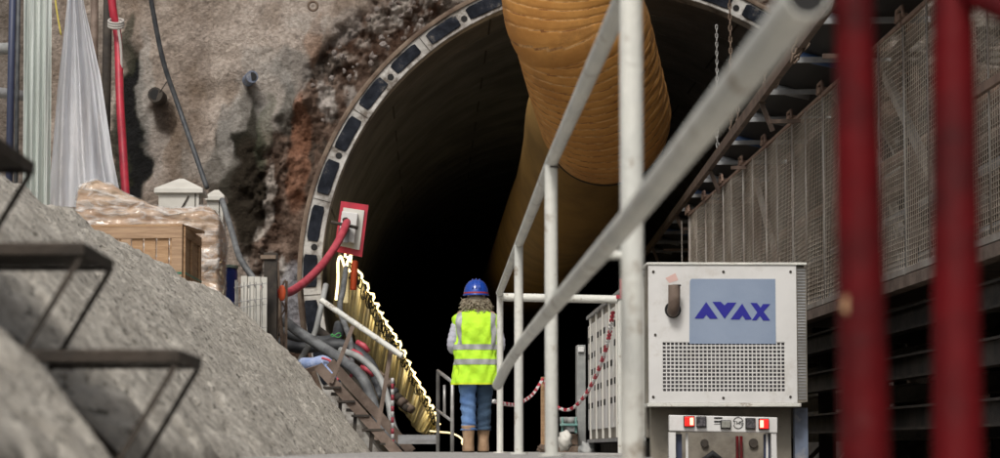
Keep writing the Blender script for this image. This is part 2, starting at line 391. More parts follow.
# excavated face with the tunnel hole
def wall():
    xs = np.concatenate([np.arange(-16, -7.6, .25), np.arange(-7.5, 2.3, .028), np.arange(2.35, 8.4, .09), np.arange(8.5, 16, .3)])
    zs = np.concatenate([np.arange(LOW-.3, -.4, .2), np.arange(-.3, 7.3, .028), np.arange(7.35, 13, .1)])
    X, Z = np.meshgrid(xs, zs)
    u = 428+2500*X/YW; v = 449.5-Z*65.8
    w1 = fbm(X*1.3, Z*1.3, 5, 4)-.5; w2 = fbm(X*4, Z*4, 15, 4)-.5
    uw = u+w1*90+w2*24; vw = v+(fbm(X*1.3+40, Z*1.3, 25, 4)-.5)*70
    bound = np.interp(v, [-50, 0, 50, 90, 140, 200, 330], [372, 350, 322, 290, 262, 250, 243])
    rock = sst(-8, 22, uw-bound)
    upper = rock*sst(80, 30, vw)                 # broken grey rock above the ring
    A = fbm(X*2.6, Z*2.6, 31, 7, .66); rid = 1-np.abs(2*fbm(X*2.6, Z*2.0, 41, 5, .55)-1)
    nf = fbm(X*9, Z*9, 51, 5, .6)
    d = .14*(w1)+.07*w2+.05*(nf-.5)
    blocks = np.floor(fbm(X*1.7+w2, Z*1.5+w1, 47, 4, .5)*9)/9
    d = d*(1-rock)+rock*(.42*(A-.5)+.30*(rid-.75)+.16*(nf-.5)-.05+.55*(blocks-.5))
    r = np.hypot(X-RX, Z-RZ)
    near = sst(5.3, 4.75, r); d = d*(1-near)+near*(-.10+.12*(nf-.5)+.15*(rid-.8))
    Yv = YW-np.clip(d, -.6, .55)
    # albedo
    def C(*c): return np.array(c)
    vs_ = fbm(X*2.2, Z*.35, 91, 5)-.5
    base = C(.36,.305,.26)+(w1[...,None]*C(.30,.29,.28))+(w2[...,None]*C(.16,.15,.14))+(vs_[...,None]*C(.30,.29,.27))
    pale = sst(.52, .68, fbm(X*.9+7, Z*.9, 61, 5))
    base = base*(1-.5*pale[...,None])+C(.52,.46,.41)*.5*pale[...,None]
    dots = sst(.62, .70, fbm(X*14, Z*14, 71, 3)); base = base*(1-.25*dots[...,None])
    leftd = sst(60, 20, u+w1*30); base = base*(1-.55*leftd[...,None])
    def put(c, k, f): return c*(1-np.clip(f*k, 0, 1)[...,None])+f_c*np.clip(f*k, 0, 1)[...,None]
    earth = C(.135,.092,.070)+(A-.5)[...,None]*C(.36,.28,.23)
    greyrock = C(.30,.265,.235)+(A-.5)[...,None]*C(.30,.28,.26)
    white = C(.50,.47,.44)
    c = base
    rk = rock[...,None]; c = c*(1-rk)+earth*rk
    up = (upper*sst(.40, .56, A))[...,None]; c = c*(1-up)+greyrock*up
    wh = (rock*sst(.62, .70, fbm(X*3.1, Z*1.5, 81, 5, .6)))[...,None]; c = c*(1-.8*wh)+white*.8*wh
    wn_ = (rock*sst(.60, .66, fbm(X*2.6+4, Z*1.2, 83, 5, .6)))[...,None]; c = c*(1-.8*wn_)+C(.05,.04,.032)*.8*wn_
    # wet dark streak near the red hose
    def blob(cu, cv, ru, rv, soft=.35, wob=1):
        q = ((u+w1*30*wob+w2*12-cu)/ru)**2+((v+w2*20-cv)/rv)**2
        return sst(1+soft, 1-soft, q)
    for cu, cv, ru, rv, colr, k in [
        (131, 130, 12, 88, (.008,.010,.006), 1.0), (118, 165, 9, 55, (.03,.03,.02), .9), (125, 40, 6, 30, (.05,.05,.035), .8),
        (142, 78, 7, 50, (.40,.38,.35), .6), (148, 135, 8, 45, (.33,.31,.29), .45),
        (157, 115, 11, 16, (.05,.035,.025), .85),
        (240, 158, 22, 66, (.018,.017,.011), 1.0), (250, 195, 20, 60, (.028,.022,.015), 1.0), (222, 175, 18, 26, (.05,.045,.035), .85), (250, 110, 12, 22, (.06,.055,.045), .7), (275, 160, 7, 60, (.05,.03,.02), .7), (180, 150, 5, 40, (.22,.19,.16), .5), (200, 60, 6, 50, (.25,.21,.18), .4), (90, 60, 30, 50, (.12,.10,.085), .5), (228, 130, 7, 40, (.44,.42,.39), .55), (272, 200, 5, 40, (.42,.38,.34), .7),
        (268, 95, 20, 35, (.42,.40,.37), .6), (283, 108, 10, 26, (.08,.08,.07), .7), (262, 130, 8, 36, (.10,.11,.075), .55),
        (290, 70, 22, 22, (.20,.20,.19), .6), (262, 60, 20, 14, (.38,.36,.33), .5), (298, 150, 10, 60, (.26,.12,.07), .6),
        (236, 105, 9, 26, (.36,.34,.31), .55), (263, 236, 8, 8, (.50,.46,.41), .8), (313, 34, 7, 26, (.30,.19,.13), .6),
        (306, 20, 24, 10, (.36,.34,.31), .4), (345, 25, 16, 20, (.40,.38,.36), .35), (300, 300, 16, 36, (.33,.34,.38), .6),
        (205, 165, 34, 18, (.36,.34,.31), .45), (205, 30, 40, 14, (.35,.30,.26), .3), (262, 290, 12, 12, (.42,.39,.36), .6)]:
        f = (blob(cu, cv, ru, rv)*k)[...,None]; c = c*(1-f)+C(*colr)*f
    c = np.clip(c, .012, .7)
    keep = np.zeros_like(r, bool); keep[:] = r > 4.56
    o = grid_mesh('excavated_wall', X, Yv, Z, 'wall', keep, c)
    tag(o, 'tall sprayed concrete rock face with rust red earth and wet stains around the tunnel mouth', 'rock wall')
wall()

# loose broken rock lodged above the ring
random.seed(3)
mb = MB()
for i in range(60):
    ang = R(random.triangular(104, 160, 122)); rr = random.uniform(4.84, 5.5)
    c = Vector((RX+rr*math.cos(ang), YW-.10-random.uniform(0, .16), RZ+rr*math.sin(ang)))
    s_ = random.uniform(.02, .06); rot = Euler((random.random()*6, random.random()*6, random.random()*6)).to_matrix()
    bmx = bmesh.new(); bmesh.ops.create_icosphere(bmx, subdivisions=1, radius=s_)
    for vv in bmx.verts: vv.co = rot @ Vector((vv.co.x*random.uniform(.6,1.5), vv.co.y*random.uniform(.6,1.2), vv.co.z*random.uniform(.5,1.1)))
    mb.add([vv.co+c for vv in bmx.verts], [[x.index for x in f.verts] for f in bmx.faces]); bmx.free()
tag(mb.build('rock_rubble', 'concreterock'), 'broken grey stones bedded in earth along the outside of the tunnel ring', 'rubble', kind='stuff')

# right pit wall and covering slab (shade the right side)
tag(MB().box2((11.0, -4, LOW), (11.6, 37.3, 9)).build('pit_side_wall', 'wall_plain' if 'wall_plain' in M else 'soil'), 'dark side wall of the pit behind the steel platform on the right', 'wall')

# ================================================================ TUNNEL
T = thing('tunnel', 'large round concrete lined tunnel mouth with pale ring and black rubber pads', 'tunnel', (RX, 37.4, RZ))
def ringpt(r, ang, y): return Vector((RX+r*math.cos(ang), y, RZ+r*math.sin(ang)))
RI, RO = 4.37, 4.75; YR = 37.35
# inner lining with joint grooves
mb = MB(); NS = 160; rings = []
y = YR+.35
while y < 150:
    for dy, rr in ((0, RI+.05), (.02, RI+.05), (.035, RI), (1.48, RI)):
        rings.append([ringpt(rr, 2*math.pi*k/NS, y+dy) for k in range(NS)])
    y += 1.5
vs_n = len(rings)
mb.loft(rings, caps=False)
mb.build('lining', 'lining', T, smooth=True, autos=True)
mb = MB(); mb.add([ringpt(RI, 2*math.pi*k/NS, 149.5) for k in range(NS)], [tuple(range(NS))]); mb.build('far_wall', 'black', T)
# segment joints along the axis (shallow ribs) staggered
mb = MB()
for i in range(34):
    for k in range(7):
        a = R(12+k*51.4+(25 if i % 2 else 0)); y0 = YR+.36+i*1.5
        p = ringpt(RI-.004, a, y0+.06); q = ringpt(RI-.004, a, y0+1.44); mb.beam(p, q, .03, .012, up=(math.cos(a), 0, math.sin(a)))
mb.build('segment_joint', mat('joint_grout', (.05,.047,.043), .9), T)['kind'] = 'stuff'
# ring face
mb = MB(); prof = [(RI, YR+.36), (RI, YR+.01), (RI+.01, YR), (RO-.10, YR), (RO-.09, YR-.01), (RO-.09, YR+.7)]
mb.loft([[ringpt(r, 2*math.pi*k/NS, yy) for k in range(NS)] for r, yy in prof], caps=False)
mb.build('ring_face', 'ringface', T, smooth=True, autos=True)
mb = MB(); prof = [(RO-.085, YR-.03), (RO-.05, YR-.04), (RO-.02, YR-.03), (RO-.02, YR+.75)]
mb.loft([[ringpt(r, 2*math.pi*k/NS, yy) for k in range(NS)] for r, yy in prof], caps=False)
mb.build('rim', 'rustrim', T, smooth=True, autos=True)
def arcpad(mb, a0, a1, r0, r1, y0, y1, n=8, rnd=.018):
    poly = []
    for k in range(n+1):
        a = a0+(a1-a0)*k/n; dr = rnd if k in (0, n) else 0; poly.append((r1-dr, a))
    for k in range(n, -1, -1):
        a = a0+(a1-a0)*k/n; dr = rnd if k in (0, n) else 0; poly.append((r0+dr, a))
    pts = [(r*math.cos(a)+RX, r*math.sin(a)+RZ) for r, a in poly]; mb.prism(pts, y0, y1)
random.seed(5)
for i in range(-2, 21):
    deg = 179-9.1*i
    mb = MB(); hw = 3.35+random.uniform(-.3,.25)
    arcpad(mb, R(deg-hw), R(deg+hw), RI+.055+random.uniform(0,.02), RO-.105+random.uniform(-.02,.0), YR-.022, YR+.01)
    mb.build('rubber_pad', 'pad', T, bevel=.008)
    if i % 2 == 0:
        mb = MB(); c = ringpt((RI+RO)/2-.06, R(deg-4.55), YR-.006); mb.tube([c, c+Vector((0,.02,0))], .05, 14); mb.build('bolt_hole', 'black', T)
    else:
        mb = MB(); a = R(deg-4.55); mb.beam(ringpt(RI+.02, a, YR-.003), ringpt(RO-.11, a, YR-.003), .008, .01, up=(0,1,0)); mb.build('joint', 'seam', T)

# ventilation duct
def duct():
    D = thing('ventilation_duct', 'huge orange pleated fabric air duct bending down into the tunnel', 'duct', (2.3, 35, 4.2))
    def section(path, r0, name, amp, wr, flare=0, grow=0, st=.0125):
        pts = catmull(path, 30); dense = [pts[0]]; acc = 0
        L = [0]
        for i in range(1, len(pts)): L.append(L[-1]+(pts[i]-pts[i-1]).length)
        tot = L[-1]; m = int(tot/st); P_ = []
        j = 0
        for i in range(m+1):
            s = tot*i/m
            while j < len(L)-2 and L[j+1] < s: j += 1
            t = (s-L[j])/(L[j+1]-L[j]); P_.append(pts[j].lerp(pts[j+1], t))
        n = 120; a = Vector((1,0,0)); rows = []
        for i, p in enumerate(P_):
            t = (P_[min(i+3, m)]-P_[max(i-3, 0)]).normalized(); a = (a-t*a.dot(t)).normalized(); b = t.cross(a); s = tot*i/m; row = []
            for k in range(n):
                an = 2*math.pi*k/n
                ph = ((s+.02*math.sin(3*an))/.125) % 1.0
                r = r0+amp*(1-(2*ph-1)**4)-(.004 if ph < .10 else 0)
                w = math.sin(an*5+s*3)*.3+math.sin(an*11-s*7)*.25
                side = max(0, math.cos(an-0.0))**1.5
                r += wr*w*(.35+1.4*side)+wr*.9*side*math.sin(s*26+2.5*math.sin(an*4+s*2))
                q = max(0, 1-abs(tot-s)/.5)*flare; r -= q*.09; r -= grow*max(0, 1-s/.8)**1.5
                row.append(p+(a*math.cos(an)+b*math.sin(an))*r)
            rows.append(row)
        mb = MB(); mb.loft(rows, caps=False); mb.mi = [1 if ((tot*(q//n)/m+.02*math.sin(3*2*math.pi*(q % n)/n))/.125) % 1 < .11 and st < .02 else 0 for q in range(len(mb.f))]; o = mb.build(name, ['duct' if st < .02 else 'ductshade', 'ductseam'], D, smooth=True)
        return rows, P_
    # from above down to the elbow
    p1 = [Vector((1.98, 33.2, 9.5)), P(570, -20, 34.6), P(582, 30, 35.0), P(595, 80, 35.7), P(604, 112, 36.3), P(608, 132, 36.85)]
    rows, P_ = section(p1, .97, 'upper_section', .004, .006, 1)
    mb = MB(); mb.tube([v for v in rows[-1]], .022, 8, closed=True); mb.build('coupling_ring', 'seam', D, smooth=True)
    p2 = [P(597, 92, 36.75), P(588, 118, 37.6), P(583, 150, 38.8), Vector((2.36, 41.0, 4.25)), Vector((2.33, 46, 4.2)), Vector((2.33, 70, 4.2)), Vector((2.33, 120, 4.2))]
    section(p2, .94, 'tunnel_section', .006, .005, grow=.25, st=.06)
duct()

# ================================================================ NEAR THINGS
# guard railing in white tube
random.seed(11)
G = thing('guard_railing', 'tall white painted tube railing of round posts beside the walkway', 'railing', (.57, 13, GZ))
for (u_, Y_, r_, top) in ((633, 6.5, .0305, 1.42), (551.5, 11.3, .0295, 1.29), (518.8, 15.9, .0285, 1.31), (500, 20.6, .0265, 1.29)):
    b = P(u_, 450, Y_); z0 = LOW if Y_ < 9 else GZ
    if Y_ < 9: top = 1.42
    t_ = P(u_+ (0 if Y_ > 7 else .0), 450, Y_)
    MB().tube([(b.x, Y_, z0), (b.x, Y_, top)], r_, 24).build('post', 'white', G, smooth=True, autos=True)
    if Y_ > 9: MB().tube([(b.x, Y_, z0), (b.x, Y_, z0+.012)], r_*2.0, 20).build('base_plate', 'white', G, autos=True)
a = P(548, 162, 11.3); 
ptsA = [Vector((.565, 4.9, 1.30)), Vector((.562, 11.3, 1.312)), Vector((.58, 15.9, 1.315)), P(499.5, 293, 20.6)]
MB().tube(ptsA, .029, 20).build('top_rail', 'white', G, smooth=True, autos=True)
c = P(499, 297, 20.6); d = P(617, 299.5, 20.6)
MB().tube([c, d], .034, 18).build('side_rail', 'white', G, smooth=True, autos=True)
d2 = P(620.5, 303, 20.6)
MB().tube([(d2.x, 20.6, -1.35), (d2.x, 20.6, d2.z+.02)], .027, 18).build('post', 'white', G, smooth=True, autos=True)
MB().box((d2.x, 20.6, d2.z+.05), (.075, .075, .03)).tube([(d2.x+.005, 20.6, d2.z+.05), (d2.x+.005, 20.6, d2.z+.2)], .012, 8).build('red_clip', 'redhose', G)
# collar at the second post
MB().tube([(.5625, 11.3, 1.275), (.5625, 11.3, 1.283)], .0315, 20).build('collar', 'darksteel', G)

# lower handrail, open near end, bent at its far end
H = thing('handrail', 'fat white round handrail with an open pipe end crossing in front of the posts', 'handrail', (.45, 8, 0))
na = P(806, -3, 2.95); nb = P(634, 214, 5.45); nc = P(540, 322, 9.4)
path = [nb.lerp(nc, .5), nc, P(522, 344, 11.4), P(507, 366, 12.3), P(497.5, 385, 12.7)]
pp = [na] + [na.lerp(nb, t) for t in (.25, .5, .75)] + [nb] + catmull(path, 10)
MB().tube(pp, .0263, 28, caps=False).build('tube', 'white', H, smooth=True)
dn = (na-nb).normalized()
mbx = MB(); mbx.tube([na+dn*.0015, na-dn*.1], .0244, 24, caps=True); mbx.build('pipe_bore', 'black', H)
MB().pipe(na-dn*.001, na+dn*.012, .0263, 28, .002).build('pipe_lip', 'white', H)
e = pp[-1]; MB().sphere(e, .0263, 16, 10).build('end_cap', 'white', H, smooth=True)
t = (6.5-na.y)/(nc.y-na.y); c = na.lerp(nc, t)
MB().tube([(c.x+.02, 6.5, c.z), (.515, 6.5, c.z)], .011, 10).build('bracket', 'white', H)

# red frame close to the camera
RF = thing('scaffold', 'blurred dark red steel tube frame standing close on the right', 'steel frame', (.57, 3, LOW))
def redpost(u0, v0, u1, v1, r0, r1, Y0=3.0, Y1=3.0):
    a = P(u0, v0, Y0); b = P(u1, v1, Y1); d = (b-a).normalized(); a2 = a-d*1.0; b2 = b+d*1.45
    MB().tube([a2, a, b, b2], [r0, r0, r1, r1], 28).build('post', 'red', RF, smooth=True)
redpost(854, 0, 865, 458, .0245, .0315)
redpost(953, 0, 958, 458, .025, .0305, 3.0, 2.95)
MB().tube([P(958, -12, 3.0), P(985, -2, 2.95), P(1040, 22, 2.8)], .018, 16).build('brace', 'red', RF, smooth=True)
def scratch(u, v, Y, w, h, seed):
    random.seed(seed); c = P(u, v, Y); poly = []
    for k in range(12):
        a = 2*math.pi*k/12; q = random.uniform(.6, 1.1); poly.append((c.x+w*q*math.cos(a), c.z+h*q*math.sin(a)))
    # wrapped over the tube front as a thin shell
    mb = MB(); cx = P(858, v, Y).x if u < 900 else P(955, v, Y).x; rr = .031
    vs = []
    for (x, z) in poly:
        dx = max(-.9, min(.9, (x-cx)/rr)); vs.append(Vector((cx+rr*dx, Y-rr*math.sqrt(1-dx*dx)-.001, z)))
    cc = sum(vs, Vector())/len(vs); dx = max(-.9, min(.9, (cc.x-cx)/rr)); cc.y = Y-rr*math.sqrt(1-dx*dx)-.0012
    mb.add(vs+[cc], [(k, (k+1) % 12, 12) for k in range(12)]); mb.build('paint_chip', 'scratch', RF)
scratch(842, 306, 3.0, .004, .014, 1); 

# small steel stair climbing the slope, near left
ST = thing('slope_stair', 'dark rusty steel stair treads on V brackets climbing the near slope', 'stair', (-.8, 5.9, GZ))
def tread(z, xr, xl=None):
    xl = xl if xl is not None else xr-.38
    y0, y1 = 5.62, 6.15
    t = MB(); t.box2((xl, y0, z), (xr, y1, z+.016)); t.box2((xl, y0, z-.012), (xr, y0+.008, z-.0005)); t.box2((xl, y1-.008, z-.012), (xr, y1, z-.0005))
    t.box2((xr-.008, y0+.009, z-.012), (xr, y1-.009, z-.0005))
    t.build('tread', 'treadsteel', ST, bevel=.003)
    for yy in (y0+.016, y1-.016): MB().beam((xr-.008, yy, z-.012), (xr-.15, yy, z-.255), .013, .012).build('bracket', 'treadsteel', ST)
tread(.208, -.555, -.93); tread(.448, -.772, -1.20); tread(.688, -.970, -1.4); tread(.92, -1.16, -1.6)
for yy in (5.66, 6.12): MB().beam((-.42, yy, -.36), (-1.6, yy, .82), .014, .03).build('stringer', 'treadsteel', ST)

# ================================================================ THINGS ON THE BANK
BZ = 1.5
# wooden crate
cc = P(150, 300, 31.0)
CR = thing('wooden_crate', 'open framed pale wooden crate with green strap in front of the wrapped pallet', 'crate', (cc.x, 31, BZ))
A_ = P(90, 226, 30.2); B_ = P(183, 226.5, 30.0); 
ez = Vector((0,0,1)); ex = (Vector((B_.x,B_.y,0))-Vector((A_.x,A_.y,0))); W = ex.length; ex.normalize(); ey = Vector((-ex.y, ex.x, 0))
org = Vector((B_.x, B_.y, BZ)); Ht = B_.z-BZ; rot = Matrix((ex, ey, ez)).transposed()
# right side turned towards the camera
C_ = P(199.5, 237, 31.6); sx = Vector((C_.x-B_.x, C_.y-B_.y, 0)); DL = sx.length; sx.normalize(); sy = Vector((sx.y, -sx.x, 0))
def cb(mb, o, a, b, x0, x1, z0, z1, t0, t1):
    """box in the frame of a side: along a, out along b"""
    vs = []
    for x in (x0, x1):
        for t in (t0, t1):
            for z in (z0, z1): vs.append(o+a*x+b*t+Vector((0,0,z)))
    mb.add(vs, [(0,1,3,2),(4,6,7,5),(0,4,5,1),(2,3,7,6),(0,2,6,4),(1,5,7,3)])
fo = -ey
mb = MB(); 
for k in range(7): cb(mb, org, -ex, fo, .02+k*W/7.3, (k+1)*W/7.3, .02, Ht-.02, -.02, 0)
mb.build('front_panel', 'wood', CR, bevel=.003)
mb = MB(); cb(mb, org, -ex, fo, 0, W, Ht-.14, Ht, .003, .03); cb(mb, org, -ex, fo, 0, W, 0, .12, .003, .03)
cb(mb, org, -ex, fo, 0.0, .13, .122, Ht-.142, .003, .03); cb(mb, org, -ex, fo, W*.55, W*.55+.12, .122, Ht-.142, .003, .03); cb(mb, org, -ex, fo, W-.12, W, .122, Ht-.142, .003, .03)
mb.build('front_frame', 'woodh', CR, bevel=.004)
mb = MB(); so = Vector((-sx.y, sx.x, 0)); so = so if so.dot(Vector((1,0,0))) > 0 else -so
so = Vector((sx.y, -sx.x, 0)); 
cb(mb, org, sx, so, .03, DL, .02, Ht-.05, -.03, 0); mb.build('side_panel', 'wood', CR)
mb = MB()
for x0 in (.02, DL*.42, DL-.14): cb(mb, org, sx, so, x0, x0+.13, .02, Ht-.12, .003, .03)
cb(mb, org, sx, so, .02, DL, Ht-.115, Ht-.0, .003, .03)
mb.build('side_frame', 'wood', CR, bevel=.004)
mb = MB(); cb(mb, org+Vector((0,0,Ht)), -ex, fo, 0, W, .002, .03, -1.0, .03); mb.build('lid', 'wood', CR)
hz = P(150, 273, 30).z-BZ
mb = MB(); cb(mb, org, -ex, fo, .0, W*.5, hz-.012, hz+.012, .033, .036); cb(mb, org, sx, so, .0, DL, hz-.012, hz+.012, .033, .036); mb.build('strap', 'strap', CR)

# wrapped pallet
cw = P(150, 300, 33)
WP = thing('wrapped_pallet', 'big load of brown sacks wrapped in crumpled clear stretch film', 'wrapped pallet', (cw.x, 32.9, BZ))
def wrapped(off, name, m):
    x0 = P(74, 200, 32.3).x; x1 = P(221, 220, 32.3).x; rows = []
    def topz(t):   # profile of the top in photo pixels
        us = [74, 80, 95, 112, 128, 150, 175, 205, 218, 224, 227]; vs_ = [196, 182, 179, 183, 193, 203, 208, 204, 207, 216, 236]
        return P(0, np.interp(74+t*153, us, vs_), 32.3).z
    nx, ny, nzz = 90, 30, 50
    # closed loft in vertical slices along x
    for i in range(nx+1):
        t = i/nx; x = x0+(x1-x0)*t; zt = topz(t); row = []
        edge = min(1, min(t, 1-t)*18+.72)
        prof = []
        for k in range(nzz): prof.append((-.60*edge, BZ+(zt-.10-BZ)*k/nzz))
        for k in range(10): a = math.pi/2*k/10; prof.append((-.60*edge+.10*(1-math.cos(a)), zt-.10+.10*math.sin(a)))
        for k in range(11): prof.append((-.50*edge+.75*edge*k/10, zt))
        for k in range(10): prof.append((.25*edge, zt-.1-(zt-.1-BZ)*k/9))
        for (yy, z) in prof: row.append(Vector((x, 32.95+yy, z)))
        rows.append(row)
    arr = np.array([[list(p) for p in r] for r in rows])
    nzv = fbm(arr[...,0]*4.5, arr[...,2]*5+arr[...,1]*3, 101, 4)-.5
    bag = np.abs(np.sin(arr[...,2]*math.pi/.155+.6*np.sin(arr[...,0]*2)))**.5*.035
    arr[...,1] -= nzv*.12+bag+off; arr[...,2] += (fbm(arr[...,0]*3, arr[...,1]*3, 111, 4)-.5)*.10+off
    arr[...,0] += np.linspace(-off, off, nx+1)[:,None]+(fbm(arr[...,1]*2, arr[...,2]*4, 121, 3)-.5)*.08
    mb = MB(); mb.loft([[Vector(p) for p in r] for r in arr]); return mb.build(name, m, WP, smooth=True, autos=False)
wrapped(0, 'sacks', 'sack'); wrapped(.018, 'stretch_film', 'film')
mb = MB()
for k in range(3): mb.box2((P(76,0,32.9).x, 32.25+k*.6, BZ-.14), (P(225,0,32.9).x, 32.35+k*.6, BZ-.02))
mb.build('pallet', 'wood', WP)

# two roofed white cabinets
def cabinet(u0, u1, vt, ve, Y, label, dep=.75, apex=.5):
    a = P(u0, ve, Y); b = P(u1, ve, Y); zr = P(0, vt, Y).z
    w = b.x-a.x; o = thing('roofed_cabinet', label, 'cabinet', ((a.x+b.x)/2, Y+dep/2, BZ), 'white roofed cabinets behind the pallet')
    in_ = w*.085
    MB().box2((a.x+in_, Y+.06, BZ), (b.x-in_, Y+dep-.06, a.z-.055)).build('body', 'offwhite', o, bevel=.008)
    mb = MB(); z0 = a.z-.065; z1 = a.z+.0
    cx, cy = (a.x+b.x)/2, Y+dep/2
    vs = [(a.x,Y,z0),(b.x,Y,z0),(b.x,Y+dep,z0),(a.x,Y+dep,z0),(a.x,Y,z1),(b.x,Y,z1),(b.x,Y+dep,z1),(a.x,Y+dep,z1),(cx-.03,cy,zr),(cx+.03,cy,zr)]
    mb.add(vs, [(3,2,1,0),(0,1,5,4),(1,2,6,5),(2,3,7,6),(3,0,4,7),(4,5,9,8),(5,6,9),(6,7,8,9),(7,4,8)])
    mb.build('roof', 'offwhite', o, bevel=.006)
    mb = MB(); mb.box2((b.x-in_-.06, Y+.054, BZ), (b.x-in_-.045, Y+.058, a.z-.06)); 
    for k in range(10): mb.box2((b.x-in_+.001, Y+.12, BZ+.1+k*.09), (b.x-in_+.006, Y+dep-.12, BZ+.105+k*.09+.03))
    mb.build('door_edge', 'darksteel', o)
    return o, a, b
o, a, b = cabinet(154, 203, 175, 188, 34.2, 'larger white cabinet with shallow hipped roof behind the pallet')
MB().beam((a.x+.34, 34.245, a.z-.34), (a.x+.47, 34.245, a.z-.10), .012, .02).build('brace', 'darksteel', o)
cabinet(205, 224.5, 187, 195.5, 35.2, 'smaller white cabinet with hipped roof right of the larger one', .6)

# blue barrel
BB = P(216, 266, 33.7)
BR = thing('blue_barrel', 'upright dark blue plastic barrel with pale green rim beside the pallet', 'barrel', (BB.x, 33.7, BZ-.2))
prof = [(BZ-.2, .25), (BZ-.17, .27), (BZ+.1, .275), (BZ+.12, .285), (BZ+.14, .275), (BZ+.42, .275), (BZ+.44, .285), (BZ+.46, .275), (BB.z-.06, .27), (BB.z-.03, .255)]
circ = lambda c, r, z, n=28: [Vector((c[0]+r*math.cos(2*math.pi*k/n), c[1]+r*math.sin(2*math.pi*k/n), z)) for k in range(n)]
bc = (P(238.5, 266, 33.7).x-.28, 33.7)
MB().loft([circ(bc, r, z) for z, r in prof]).build('body', 'bluebarrel', BR, smooth=True, autos=True)
MB().loft([circ(bc, r, z) for z, r in ((BB.z-.035, .278), (BB.z, .282), (BB.z+.005, .26), (BB.z-.01, .24))]).build('rim', 'greenrim', BR, smooth=True, autos=True)
# white barrier panels
bp0 = P(241, 276, 32.0)
PB = thing('panel_board', 'narrow white ribbed board standing between the blue barrel and steel post', 'board', (bp0.x+.15, 32, LOW))
mb = MB()
for k in range(4): mb.box2((bp0.x+.085*k, 32.0+(k % 2)*.02, BZ-.5), (bp0.x+.085*k+.078, 32.05+(k % 2)*.02, bp0.z-.004*k))
mb.build('rib', 'offwhite', PB, bevel=.004)
MB().box2((bp0.x+.02, 32.08, LOW), (bp0.x+.3, 32.12, BZ-.4)).build('backing', 'offwhite', PB)
# wire grid fence piece
wa = P(236, 288, 31.8); wb = P(266, 284, 31.8)
WG = thing('wire_grid', 'galvanised wire grid panel tied between the barrel and the dark steel post', 'wire fence', (wa.x, 31.8, BZ-.2))
mb = MB()
for v_ in (286, 301, 307, 330): mb.tube(catmull([P(234, v_+1.5, 31.8), P(245, v_, 31.75), P(256, v_-1.5, 31.8), P(267, v_-3, 31.8)], 5), .006, 6)
for u_ in (238, 244, 250, 256, 262): mb.tube([P(u_, 282, 31.79), P(u_, 342, 31.79)], .006, 6)
for v_ in (286, 301, 330):
    for u_ in (240, 247, 254, 261): mb.tube([P(u_, v_-2, 31.77), P(u_+2, v_+2, 31.77)], .010, 6)
mb.build('wires', 'galv', WG); 
MB().tube([P(236, 280, 31.84), P(236, 350, 31.84)], .015, 8).build('post', 'galv', WG)

# H beam post + rusty lattice post
hp = P(271, 253, 32.4)
H1 = thing('steel_post', 'dark weathered steel H beam post standing behind the bank', 'steel post', (hp.x, 32.4, LOW), 'steel posts in front of the rock face')
MB().ibeam((hp.x, 32.4, LOW), (hp.x, 32.4, hp.z), .17, .17, .016, up=(0,1,0)).build('beam', 'darksteel', H1)
MB().box((hp.x-.03, 32.3, hp.z-.06), (.2, .03, .05)).build('cleat', 'rustrim', H1)
hp2 = P(282, 262, 32.8)
H2 = thing('steel_post', 'thin rusty lattice post with an orange tag right of the H beam', 'steel post', (hp2.x, 32.8, LOW), 'steel posts in front of the rock face')
mb = MB()
for dx in (-.06, .06): mb.beam((hp2.x+dx, 32.8, LOW), (hp2.x+dx, 32.8, hp2.z-(.25 if dx > 0 else 0)), .035, .035, up=(0,1,0))
mb.build('chord', 'rustrim', H2)
mb = MB()
for k in range(18): mb.beam((hp2.x+(-.05 if k % 2 else .05), 32.78, LOW+.2+k*.19), (hp2.x+(.05 if k % 2 else -.05), 32.78, LOW+.39+k*.19), .012, .02)
mb.build('lacing', 'rustrim', H2)
t0 = P(282, 293, 32.6); MB().sphere(t0, (.05, .03, .11), 10, 8).build('tag', 'orange', H2, smooth=True)
# second row: bent steel sheet near the ring bottom
for nm, pts, r, m, lb in (
    ('steel_rod', [P(277, 262, 33.2), P(279, 300, 33.2), P(283, 350, 33.2)], .03, 'rustrim', 'thin rusty rod leaning between the two steel posts'),
    ('steel_rod', [P(300, 285, 34.0), P(303, 320, 34.0), P(306, 365, 34.0)], .045, 'rustrim', 'rusty rod standing left of the ring foot')):
    hose(nm, lb, pts, r, m, 'rod', n=6, sub=4)

# ---------------------------------------------------------------- left backdrop: plastic, pipes, hoses
def curtain(name, label, top, bot, Y, folds, amp, m, seed, z0v=-30, z1v=188, n=140, rowsn=60, shape=None):
    rng = random.Random(seed); ph = [rng.uniform(0, 6.28) for _ in range(6)]; rows = []
    for i in range(rowsn+1):
        t = i/rowsn; row = []; l = shape(t)[0]; r = shape(t)[1]; v = z0v+(z1v-z0v)*t
        for j in range(n+1):
            s = j/n; u = l+(r-l)*s; p = P(u, v, Y)
            a = amp*(.35+.65*t)
            w = math.sin(s*folds*6.28+ph[0]+.6*math.sin(t*3+ph[1]))+.30*math.sin(s*folds*2.3*6.28+ph[2]+t*1.5)+.3*math.sin(s*folds*.5*6.28+ph[3])
            row.append(Vector((p.x, Y+a*w, p.z+ .02*math.sin(s*20+ph[4])*t)))
        rows.append(row)
    o = MB().grid(rows).build(name, m, smooth=True); return tag(o, label, 'plastic sheet')
curtain('plastic_sheet', 'translucent plastic sheet gathered at the top and flaring down over the bank edge', 0, 0, 33.5, 2.6, .16, 'plastic', 4,
        shape=lambda t: (np.interp(t, [0, .14, .5, .8, 1], [68, 66, 56, 50, 46]), np.interp(t, [0, .14, .45, .8, 1], [82, 84, 101, 114, 124])), z1v=208)
